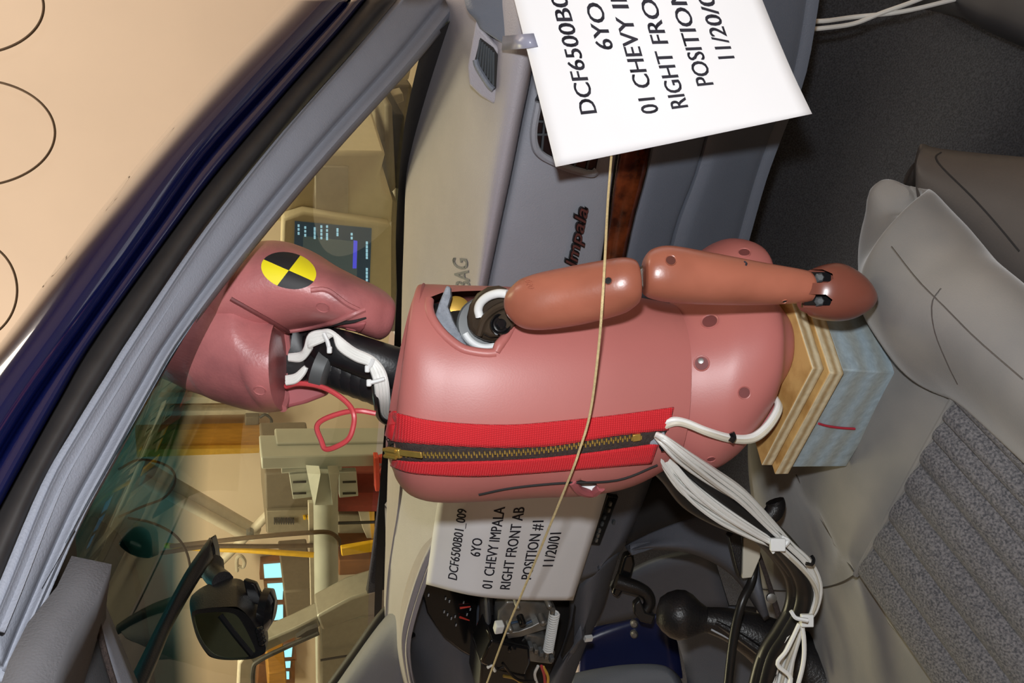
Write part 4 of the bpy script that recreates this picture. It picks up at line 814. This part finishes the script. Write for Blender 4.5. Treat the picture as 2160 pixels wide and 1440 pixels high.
for a, b in (((930, 700), (965, 800)), ((1230, 855), (1195, 915)), ((1300, 975), (1205, 1000))):
    p, q = c4(*a), c4(*b); tie('cable_tie', [p, ((p[0]+q[0])/2+2, (p[1]+q[1])/2), q], .7225, .0018, 'white', dum)
    o = MB().box(at(*q, .7225), RT*.006, UP*.004, VD*.004).build('tie_head', M['white'], dum); bev(o, .001)

# instrument cable loom leaving the jacket and running down to the tunnel
loom = thing('instrument_cable_loom', at(1660, 1200, .9), 'loom of white and black instrument cables tied together below the jacket', 'cables')
def dl(pts): return [(x, y, .735+.19*min(1, (math.hypot(x-1385, y-930))/560)) for x, y in pts]
PA = dl([(1378, 925), (1392, 950), (1416, 985), (1455, 1030), (1520, 1080), (1590, 1122), (1642, 1152), (1698, 1204), (1722, 1246), (1712, 1290), (1690, 1312), (1664, 1360), (1640, 1420), (1622, 1490)])
PBB = dl([(1385, 918), (1402, 930), (1440, 962), (1500, 1006), (1562, 1050), (1620, 1106), (1664, 1150), (1706, 1192), (1724, 1240), (1714, 1288), (1694, 1310), (1674, 1350), (1655, 1400), (1640, 1490)])
PBB = [(x, y, z-(.03, .035, .035, .02, .01)[i] if i < 5 else z) for i, (x, y, z) in enumerate(PBB)]
SP = [3, 9, 17, 21, 20, 14, 8, 10, 10, 9, 6, 14, 24, 28]
for k in range(24):
    ctr = PA if k < 14 else PBB; rr = .25+.75*((k*7) % 11)/10; ph = k*2.4
    pts = [at(x+math.cos(ph+i*.25)*rr*SP[i]*.8, y+math.sin(ph+i*.25)*rr*SP[i], z+math.sin(ph*1.7+i*.4)*.006) for i, (x, y, z) in enumerate(ctr)]
    MB().tube(pts, .0019 if k % 5 else .0023, 7, 5).build('white_cable', M['wireg' if k % 6 == 5 else 'wirew'], loom)
BLK = [(1395, 938), (1425, 968), (1475, 1010), (1540, 1062), (1600, 1108), (1645, 1148), (1682, 1196), (1696, 1240), (1688, 1288), (1660, 1338), (1630, 1388), (1605, 1490)]
for ox, oy, dz_, r in ((0, 0, .008, .010), (-9, 8, .016, .009), (-14, -6, .012, .009), (6, -8, .018, .0085), (-22, 2, .014, .0075)):
    MB().tube([at(x+ox*(.3 if i < 2 else 1), y+oy*(.3 if i < 2 else 1), z+dz_) for i, (x, y, z) in enumerate(dl(BLK))], [r*.6, r, r, r], 10, 5).build('black_cable', M['wireb'], loom)
MB().tube([at(x, y, z) for x, y, z in ((1385, 985, .77), (1410, 1010, .78), (1450, 1060, .80), (1510, 1095, .82), (1570, 1118, .84), (1640, 1150, .86))], .0062, 10).build('black_hose', M['wireb'], loom)
for pts, r, m in ((((1648, 1132), (1662, 1140), (1650, 1152), (1628, 1150)), .0022, 'white'), (((1712, 1172), (1716, 1180), (1712, 1190), (1700, 1188)), .0018, 'gloss'), (((1668, 1288), (1678, 1302), (1694, 1306), (1704, 1308)), .0020, 'white'), (((1394, 938), (1398, 944), (1400, 950)), .0025, 'gloss')):
    tie('cable_tie', pts, .835 if pts[0][0] > 1500 else .722, r, m, loom)
o = MB().box(at(1640, 1148, .832), RT*.012, UP*.014, VD*.006).build('tie_head', M['white'], loom); bev(o, .001)
MB().tube([at(x, y, .838) for x, y in ((1634, 1146), (1628, 1158), (1632, 1166))], .0015, 6).build('tie_tail', M['white'], loom)
o = MB().box(at(1702, 1308, .86), RT*.012, UP*.012, VD*.006).build('tie_head', M['white'], loom); bev(o, .001)
for pts in ([(1690, 1310), (1696, 1350), (1694, 1400), (1676, 1470)], [(1686, 1315), (1660, 1370), (1640, 1400), (1668, 1430), (1650, 1470)]):
    MB().tube([at(x, y, .87) for x, y in pts], .0022, 7).build('loose_cable', M['wirew'], loom)
o = MB().box(at(1384, 922, .728), UP*.014, RT*.012, VD*.008).build('connector', M['foam'], loom); bev(o, .002)
lo2 = thing('pelvis_cable_loop', at(1640, 900, .75), 'pair of white cables looping from the jacket hem into the pelvis', 'cables')
for k, (dx, m) in enumerate(((0, 'wirew'), (7, 'wireg'))):
    MB().tube([at(x+dx*.6, y+dx, z) for x, y, z in ((1350, 917, .735), (1380, 902, .728), (1416, 886, .722), (1445, 889, .722), (1490, 907, .724), (1540, 921, .735), (1585, 920, .745), (1618, 895, .748), (1640, 858, .752), (1634, 838, .764), (1622, 835, .785))], .0026, 8).build('white_cable', M[m], lo2)
MB().tube([at(x, y, .719) for x, y in ((1543, 912), (1547, 922), (1541, 932))], .0026, 6).build('cable_tie', M['gloss'], lo2)
for k, pts in enumerate((((1690, 45, 1.05), (1740, 44, 1.06), (1800, 36, 1.08), (1900, 25, 1.08), (2000, 2, 1.08), (2080, -18, 1.08)), ((1686, 62, 1.05), (1730, 60, 1.06), (1800, 50, 1.075), (1860, 27, 1.075), (1930, 2, 1.075), (2000, -28, 1.075)))):
    tag(MB().tube([at(*p) for p in pts], .0028, 8).build('floor_cable', M['wirew']), ('white cable along the footwell carpet, the one nearer the door' if k == 0 else 'white cable along the footwell carpet, crossing beneath its twin'), 'cable', 'white cables over the carpet')

# ------------------------------------------------------------------ papers, tape, twine
LINES = (('DCF6500B01_009', .213), ('6YO', .343), ('01 CHEVY IMPALA', .447), ('RIGHT FRONT AB', .562), ('POSITION #1', .686), ('11/20/01', .802))
def sheet(name, top, bot, mids, lab, marg, vk, ud=0.0):
    ro = [top]+mids+[bot]
    def f(u, v):
        cu = [lerpl(cat(r, 10), min(max(u, 0), 1)) for r in ro]
        return lerpl(cat(cu, 10), min(max(v, 0), 1))
    nu, nv = 24, 20
    vs = [f(i/nu, j/nv) for i in range(nu+1) for j in range(nv+1)]; k = nv+1
    o = mk(name, vs, [[i*k+j, i*k+j+1, (i+1)*k+j+1, (i+1)*k+j] for i in range(nu) for j in range(nv)], M['paper']); face_cam(o); solid(o, .0003, -1); tag(o, lab, 'paper sheet')
    c = bpy.data.curves.new('t', 'FONT'); c.body = LINES[0][0]; tmp = bpy.data.objects.new('t', c); C.objects.link(tmp); bpy.context.view_layer.update(); wd = tmp.dimensions.x
    bpy.data.objects.remove(tmp); su = (1-2*marg)/wd
    for s, v0 in LINES:
        def fn(u, v, h, v0=v0):
            uu, vv = .5+ud+u*su, v0-v*vk; p = f(uu, vv); n_ = (f(uu+.01, vv)-p).cross(f(uu, vv+.01)-p).normalized()
            if n_.dot(VD) > 0: n_ = -n_
            return p+n_*.0004
        letters('lettering', s, fn, M['ink'], o, 1.0, 0, .006, 0, 'CENTER', max(3, len(s)))
    return o
def L4(pts, ds): return [at(x, y, z) for (x, y), z in zip(pts, ds)]
sheet('paper_sheet', L4([(1172, 352), (1130, 180), (1085, 0), (1032, -214)], (.735, .728, .722, .715)), L4([(1713, 240), (1667, 142), (1608, 0), (1505, -260)], (.70, .70, .70, .70)), [L4([(1440, 297), (1398, 165), (1350, 0), (1278, -235)], (.712, .708, .704, .70))],
      'large white test label sheet taped at the passenger end of the dash', .135, .094, .062)
sheet('paper_sheet', L4([(898, 1232), (908, 1160), (918, 1090), (928, 1030)], (1.12, 1.10, 1.07, 1.05)), L4([(1209, 1266), (1235, 1185), (1262, 1100), (1288, 1012)], (1.205, 1.18, 1.15, 1.12)),
      [L4([(998, 1256), (1008, 1180), (1020, 1104), (1032, 1022)], (1.11, 1.085, 1.055, 1.03)), L4([(1104, 1265), (1121, 1186), (1138, 1105), (1156, 1016)], (1.155, 1.13, 1.10, 1.07))],
      'white test label sheet taped over the middle of the dash', .165, .093, -.055)
tp = mk('clear_tape', [at(1060, 76, .80), at(1058, 106, .80), at(1112, 102, .7205), at(1100, 72, .7205), at(1135, 98, .7195), at(1126, 70, .7195)], [[0, 1, 2, 3], [3, 2, 4, 5]], M['tape']); face_cam(tp); solid(tp, .0002)
tag(tp, 'strip of clear tape holding the large sheet to the dash end', 'tape')
tag(MB().tube([at(*p) for p in ((1290, 325, .735), (1282, 430, .70), (1273, 600, .625), (1262, 740, .645), (1245, 870, .675), (1222, 950, .69), (1196, 1020, .71), (1110, 1230, .82), (1068, 1330, .88), (1020, 1460, .95))], .00105, 7, 8).build('twine', M['string']), 'thin tan twine strung across the dummy from the large sheet', 'string')

# ------------------------------------------------------------------ things in the laboratory, beyond the windshield
def q(x0, y0, x1, y1): return [(x0, y0), (x0, y1), (x1, y1), (x1, y0)]
def quad(*p): return list(p)
post = thing('wooden_post', atY(560, 930, 3.2), 'orange wooden post with a yellow edge against the wall', 'post')
slab('plank', [(285, 908), (288, 947), (548, 944), (550, 903)], 3.25, .05, M['bgorange'], post)
slab('edge_strip', [(288, 948), (289, 964), (546, 955), (548, 945)], 3.22, .08, M['bgyellow'], post)
tr = thing('wall_trunking', atY(560, 850, 3.3), 'cream cable trunking running up the wall beside the orange post', 'trunking')
slab('channel', [(335, 838), (335, 852), (565, 850), (565, 838)], 3.32, .05, M['bgpipe'], tr, .005)
slab('channel', [(335, 868), (335, 878), (568, 874), (568, 864)], 3.32, .06, M['bgpipe'], tr, .005)
slab('socket_box', [(518, 880), (517, 898), (546, 896), (547, 880)], 3.28, .08, M['bgtaupe'], tr, .005)
MB().tube([atY(x, y, 3.27) for x, y in ((548, 880), (560, 874), (572, 884), (570, 896), (556, 896))], .008, 6).build('hook', M['bgdark'], tr)
br = thing('diagonal_brace', atY(545, 1130, 2.9), 'cream steel tube brace slanting across the wall', 'brace')
MB().tube([atY(295, 985, 3.0), atY(540, 1126, 2.9)], .045, 14, 1).build('tube', M['bgpipe'], br)
MB().tube([atY(300, 1012, 2.93), atY(515, 1128, 2.85)], .028, 12, 1).build('tube', M['bgpipe'], br)
MB().tube([atY(575, 1075, 2.86), atY(455, 1195, 2.95)], .025, 12, 1).build('strut', M['bgpipe'], br)
MB().lathe(atY(527, 1118, 2.8), (0, -1, 0), [(0, .02), (.03, .02), (.035, .01)], 12).build('bolt', M['steel'], br)
hk = MB().tube([atY(x, y, 3.3) for x, y in ((500, 1204), (500, 1178), (508, 1172), (516, 1184), (512, 1196), (503, 1194))], .012, 8).build('wall_hook', M['bgpipe']); tag(hk, 'small curled hook on the far wall above the mirror', 'hook')

mach = thing('test_rig', atY(700, 1160, 1.9), 'grey steel test rig arm with flange plates on a round post', 'machine')
slab('flange_plate', [(583, 935), (583, 968), (840, 962), (842, 932)], 2.05, .10, M['bggrey'], mach, .006)
slab('flange_plate', [(551, 964), (552, 990), (835, 982), (835, 958)], 1.98, .14, M['bggrey'], mach, .006)
MB().tube([atY(x, y, 2.0) for x, y in ((594, 991), (640, 988), (720, 985))], .014, 8).build('lower_lip', M['bggrey'], mach)
MB().tube([atY(685, 985, 2.05), atY(688, 1200, 2.05), atY(690, 1470, 2.05)], .054, 28, 1).build('post', M['bggrey'], mach)
slab('gusset', [(648, 998), (716, 998), (704, 1066), (662, 1066)], 1.93, .03, M['bggrey'], mach, .004)
MB().prism([atY(648, 998, 1.92), atY(664, 1066, 1.92), atY(676, 1000, 1.86)], (0, .05, 0)).build('gusset', M['bggrey'], mach)
MB().prism([atY(716, 998, 1.92), atY(702, 1066, 1.92), atY(694, 1000, 1.86)], (0, .05, 0)).build('gusset', M['bggrey'], mach)
for poly in ([(610, 1002), (650, 998), (662, 1048), (618, 1053)], [(715, 996), (752, 995), (756, 1046), (716, 1050)]):
    p = slab('side_plate', poly, 1.98, .03, M['bggrey'], mach, .003)
    x0 = poly[0][0]
    for y in (1016, 1040): slab('plate_slot', [(x0+8, y), (x0+8, y+3), (x0+36, y+2), (x0+36, y-1)], 1.975, .01, M['bgdark'], p)
slab('post_highlight', [(650, 1060), (661, 1060), (664, 1298), (664, 1298), (656, 1300)], 1.94, .02, M['bgpipe'], mach, .003)  # pale strip standing in for the window's highlight along the glossy post
cab = thing('control_cabinet', atY(620, 1120, 2.5), 'taupe control cabinet with vent slots behind the test rig post', 'cabinet')
slab('body', [(558, 998), (562, 1126), (664, 1122), (664, 994)], 2.55, .4, M['bgtaupe'], cab, .01)
slab('panel', [(562, 1078), (564, 1124), (660, 1118), (660, 1074)], 2.53, .03, M['bgtaupe2'], cab, .004)
for k in range(9): slab('vent_slot', [(578+k*5, 1094), (578+k*5, 1106), (580+k*5, 1106), (580+k*5, 1094)], 2.52, .01, M['bgdark'], cab)
for x in (640, 648): slab('button', q(x, 1090, x+5, 1096), 2.515, .015, M['bgstrap'], cab)
shf = thing('equipment_rack', atY(830, 1150, 2.6), 'rack of dark brown and red equipment under the test rig', 'rack')
slab('back_panel', q(700, 988, 905, 1190), 2.95, .05, M['bgtaupe'], shf)
slab('red_beam', q(708, 1066, 850, 1078), 2.6, .1, M['bgdred'], shf)
slab('upper_box', q(710, 996, 850, 1064), 2.75, .2, M['bgdred'], shf, .01)
slab('lower_box', q(712, 1086, 790, 1146), 2.7, .2, M['bgtaupe2'], shf, .01)
slab('side_box', q(795, 1084, 850, 1146), 2.7, .2, M['bgtaupe'], shf, .01)
slab('pale_panel', [(756, 1079), (790, 1079), (790, 1143), (776, 1140), (764, 1112)], 2.66, .02, M['bgpipe'], shf, .004)  # bright cream panel with a yellow edge, in its own colour
slab('pale_panel_edge', [(779, 1079), (790, 1079), (790, 1136), (784, 1138)], 2.655, .02, M['bgyellow'], shf)
MB().tube([atY(x, y, 2.6) for x, y in ((712, 1103), (780, 1101), (845, 1098))], .008, 6).build('tie_bar', M['bgdark'], shf)
MB().tube([atY(x, y, 2.6) for x, y in ((800, 1134), (815, 1126), (840, 1118))], .006, 6).build('lead', M['bgdark'], shf)
slab('knob', q(738, 1142, 746, 1148), 2.64, .02, M['bgred'], shf)
rf = thing('red_frame', atY(835, 1030, 1.9), 'red angle frame next to the dummy jacket beyond the windshield', 'frame')
slab('upright', [(790, 966), (800, 966), (802, 1036), (792, 1037)], 1.93, .04, M['bgred'], rf, .004)
MB().prism([atY(x, y, 1.95) for x, y in ((802, 1002), (830, 966), (838, 974), (810, 1010))], (0, .03, 0)).build('diagonal', M['bgred'], rf)
slab('lower_rail', [(806, 1014), (845, 1022), (845, 1034), (806, 1030)], 1.96, .03, M['bgred'], rf, .004)
slab('top_rail', [(800, 966), (848, 962), (848, 976), (800, 978)], 1.96, .03, M['bgred'], rf, .004)
st_ = tag(slab('yellow_strap', [(719, 1156), (721, 1173), (796, 1163), (794, 1143)], 1.85, .02, M['bgstrap'], None, .004), 'wide yellow ratchet strap end beside the rig post', 'strap')
tag(MB().tube([atY(x, y, z) for x, y, z in ((350, 1150, 2.2), (420, 1156, 2.1), (520, 1160, 2.0), (590, 1165, 1.95), (662, 1170, 1.92))], .012, 8).build('yellow_strap', M['bgstrap']), 'thin yellow strap stretched from the rig post toward the roof', 'strap')
for pts, lab in ((((360, 1152, 2.1), (430, 1144, 2.05), (540, 1132, 1.97), (640, 1124, 1.93), (690, 1122, 1.93), (712, 1134, 1.97), (716, 1148, 2.0)), 'brown cord looped around the rig post'), (((340, 1166, 2.1), (440, 1152, 2.05), (560, 1152, 1.97), (660, 1150, 1.93)), 'brown cord running straight to the rig post above the yellow strap')):
    tag(MB().tube([atY(*p) for p in pts], .0095, 8).build('brown_cord', M['bgcord']), lab, 'cord')
ben = thing('workbench', atY(830, 1200, 2.5), 'brown wooden workbench with pale edge beyond the windshield', 'workbench')
slab('bench_front', [(715, 1182), (715, 1226), (850, 1222), (850, 1178)], 2.5, .4, M['bgbrown'], ben, .006)
slab('bench_edge', [(712, 1228), (712, 1242), (850, 1234), (850, 1220)], 2.45, .45, M['bgpipe'], ben, .006)
# daylit windows in the front wall
wins = [('window_1', [(550, 1186), (548, 1222), (612, 1222), (616, 1178)], [[(556, 1192), (558, 1219), (606, 1217), (607, 1188)]]),
        ('window_2', [(612, 1186), (614, 1228), (652, 1228), (650, 1184)], [[(619, 1190), (622, 1213), (645, 1211), (644, 1189)]]),
        ('window_3', [(556, 1224), (560, 1272), (606, 1272), (622, 1240), (620, 1222)], [[(564, 1233), (567, 1265), (596, 1264), (597, 1246), (615, 1244), (614, 1230)]]),
        ('window_4', [(566, 1272), (570, 1310), (606, 1310), (604, 1270)], [[(572, 1279), (577, 1308), (597, 1306), (597, 1277)]]),
        ('window_5', [(570, 1356), (575, 1394), (626, 1392), (622, 1352)], [[(581, 1366), (583, 1387), (615, 1385), (617, 1360)]]),
        ('window_6', [(575, 1392), (578, 1440), (622, 1440), (622, 1390)], [[(582, 1399), (584, 1409), (612, 1408), (613, 1396)], [(598, 1418), (600, 1432), (610, 1432), (610, 1418)]])]
for nm, fr_, panes in wins:
    wt = bpy.data.objects.new(nm, None); C.objects.link(wt); wt.location = atY(*fr_[0], 3.33); BASE[nm] = wt.location.copy(); wt['kind'] = 'structure'
    slab('window_frame', fr_, 3.34, .05, M['bgbrown'], wt)
    for p in panes: slab('window_pane', p, 3.33, .012, M['sky'], wt)
slab('storage_cabinet', [(598, 1248), (606, 1312), (664, 1296), (662, 1242)], 2.7, .4, M['bgtaupe'], None, .01)
tag(bpy.data.objects['storage_cabinet'], 'dark taupe storage cabinet standing before the daylit windows', 'cabinet')
veh = thing('silver_vehicle', atY(800, 1400, 1.6), 'silver vehicle body parked beyond the windshield at the driver side', 'car')
slab('fender', [(668, 1300), (740, 1262), (850, 1228), (850, 1290), (760, 1302), (680, 1330)], 1.62, .12, M['bgcar'], veh, .01)
slab('door_skin', [(676, 1320), (860, 1280), (860, 1480), (676, 1480)], 1.65, .12, M['bgcar'], veh, .01)
slab('window_rail', [(520, 1380), (560, 1352), (620, 1326), (672, 1300), (676, 1322), (620, 1346), (566, 1372), (532, 1402)], 1.63, .08, M['bgcar'], veh, .008)
slab('roof_pillar', [(504, 1400), (522, 1376), (540, 1396), (534, 1480), (500, 1480)], 1.63, .08, M['bgpipe'], veh, .008)
MB().tube([atY(x, y, 1.60) for x, y in ((534, 1478), (534, 1412), (548, 1392), (600, 1366), (672, 1334))], .010, 8).build('window_seal', M['bgdark'], veh)
o = MB().prism([atY(x, y, 1.60) for x, y in ((625, 1345), (648, 1330), (670, 1322), (672, 1330), (650, 1342))], (0, .02, 0)).build('door_slot', M['bgdark'], veh)
MB().tube([atY(x, y, 1.625) for x, y in ((676, 1392), (740, 1382), (780, 1380))], .005, 6).build('handle_bar', M['bgdark'], veh)
bx1 = tag(slab('cardboard_box', [(566, 1420), (566, 1470), (606, 1470), (604, 1416)], 2.4, .25, M['bgorange'], None, .006), 'orange brown cardboard box low at the frame edge', 'box')
bx2 = tag(slab('cardboard_box', [(545, 1402), (540, 1470), (566, 1470), (578, 1404)], 2.7, .25, M['bgbrown'], None, .006), 'dark brown carton beside the lower daylit windows', 'box')
# computer with text on its screen
crt = thing('computer_monitor', atY(800, 520, 1.55), 'beige tube computer monitor with blue text on a dark screen', 'monitor')
yc = 1.55
slab('front_bezel', [(596, 462), (590, 640), (826, 660), (826, 476), (640, 448)], yc, .05, M['bgbeige'], crt, .008)
slab('screen', [(622, 467), (618, 610), (778, 640), (784, 482)], yc-.004, .01, M['screen'], crt)
scr = bpy.data.objects['screen']
slab('screen_window', [(640, 498), (636, 606), (752, 626), (754, 510)], yc-.006, .004, mat('screen window', (.03, .04, .05), .3, emit=(.05, .065, .08), estr=1., noise=.1), scr)
slab('title_bar', [(746, 508), (744, 566), (752, 566), (754, 509)], yc-.008, .004, M['screenblue'], scr)
def rows_txt(x, y0, y1, n):
    for k in range(n):
        a = y0+(y1-y0)*k/n; b_ = a+(y1-y0)/n*random.uniform(.5, .85)
        slab('text_line', [(x, a), (x, b_), (x+4, b_), (x+4, a)], yc-.0085, .003, M['screentext'], scr)
for x, y0, y1, n in ((628, 474, 498, 3), (642, 478, 502, 3), (662, 480, 506, 3), (676, 476, 508, 4), (688, 476, 508, 4), (710, 482, 500, 2), (740, 492, 508, 2), (772, 510, 550, 5), (772, 566, 604, 5)): rows_txt(x, y0, y1, n)
o = MB().prism([atY(x, y, yc+.05) for x, y in ((640, 320), (815, 322), (802, 372), (806, 408), (830, 420), (826, 476), (640, 476), (560, 470))], (.05, .35, 0)).build('housing', M['bgbeige'], crt); bev(o, .012, 2)
slab('speaker_panel', [(664, 350), (735, 352), (735, 456), (664, 452)], yc+.04, .02, M['bgpipe'], crt, .004)
bb = thing('computer_stand', atY(850, 560, 1.6), 'grey upright stand behind the beige monitor', 'stand')
slab('column', [(806, 395), (826, 415), (838, 425), (836, 700), (818, 700), (822, 470)], 1.75, .08, M['bgtaupe2'], bb, .006)
slab('base', [(836, 380), (852, 380), (846, 720), (836, 720)], 1.8, .2, M['bggrey'], bb, .006)
pr = thing('dark_printer', atY(850, 280, 1.9), 'dark printer with slotted front low beside the monitor', 'printer')
slab('body', [(828, 240), (855, 244), (850, 400), (832, 400)], 1.78, .3, M['bgdark'], pr, .01)
slab('top_tray', [(812, 220), (828, 220), (836, 400), (822, 412), (814, 330)], 1.77, .3, M['bgtaupe2'], pr, .01)
cl_ = thing('paper_pile', atY(800, 230, 2.1), 'untidy pile of papers and boxes on the bench by the pillar foot', 'papers')
slab('box', q(720, 180, 870, 330), 2.3, .3, M['bgtaupe'], cl_, .01)
slab('box', [(700, 258), (812, 262), (812, 276), (700, 274)], 2.1, .2, M['bgbrown'], cl_, .004)
for poly, m in (([(770, 250), (796, 238), (812, 262), (790, 270)], 'bgpipe'), ([(800, 210), (850, 196), (852, 214), (806, 232)], 'bgpipe'), ([(836, 150), (868, 140), (862, 168), (842, 172)], 'bgbeige'), ([(760, 214), (822, 216), (818, 222), (762, 222)], 'bgdark')):
    slab('paper_stack', poly, 2.0, .06, M[m], cl_, .003)
# coiled wire strung across the room
pts = []
for cy, ext, h_, z in ((14, 92, 100, 2.35), (280, 116, 113, 2.5), (612, 36, 105, 2.6)):
    for a_ in range(-90, 91, 15):
        a_ = math.radians(a_); pts.append(at(-60+(ext+60)*math.cos(a_), cy+h_*math.sin(a_), z))
    pts += [at(-150, cy+60, z+.15), at(-210, cy-20, z+.25), at(-170, cy-60+150, z+.2)]
co = MB().tube(pts, .0035, 7, 4).build('coiled_wire', M['bgcord']); tag(co, 'loosely coiled dark wire hanging in front of the pale wall', 'wire')
tag(slab('dark_slab', [(110, 1095), (200, 1112), (248, 1146), (282, 1200), (304, 1290), (330, 1480), (110, 1500)], 3.25, .1, M['bgdark'], None, .02), 'large dark slab put in for an unidentified dark area behind the shade band', 'board')  # dark slab put in for an unidentified dark area beyond the glass
co2 = MB().tube([at(x, y, 2.4) for x, y in ((250, 1090), (300, 1068), (345, 1050), (368, 1020), (364, 992), (335, 975), (290, 970), (250, 990))], .0035, 7, 5).build('coiled_wire', M['bgcord']); tag(co2, 'loop of dark wire seen through the shade band of the windshield', 'wire')
co3 = MB().tube([at(x, y, 2.4) for x, y in ((270, 1092), (320, 1102), (365, 1125), (392, 1160), (402, 1205), (398, 1240))], .0035, 7, 5).build('coiled_wire', M['bgcord']); tag(co3, 'sagging dark wire beneath the upper loop in the shade band', 'wire')
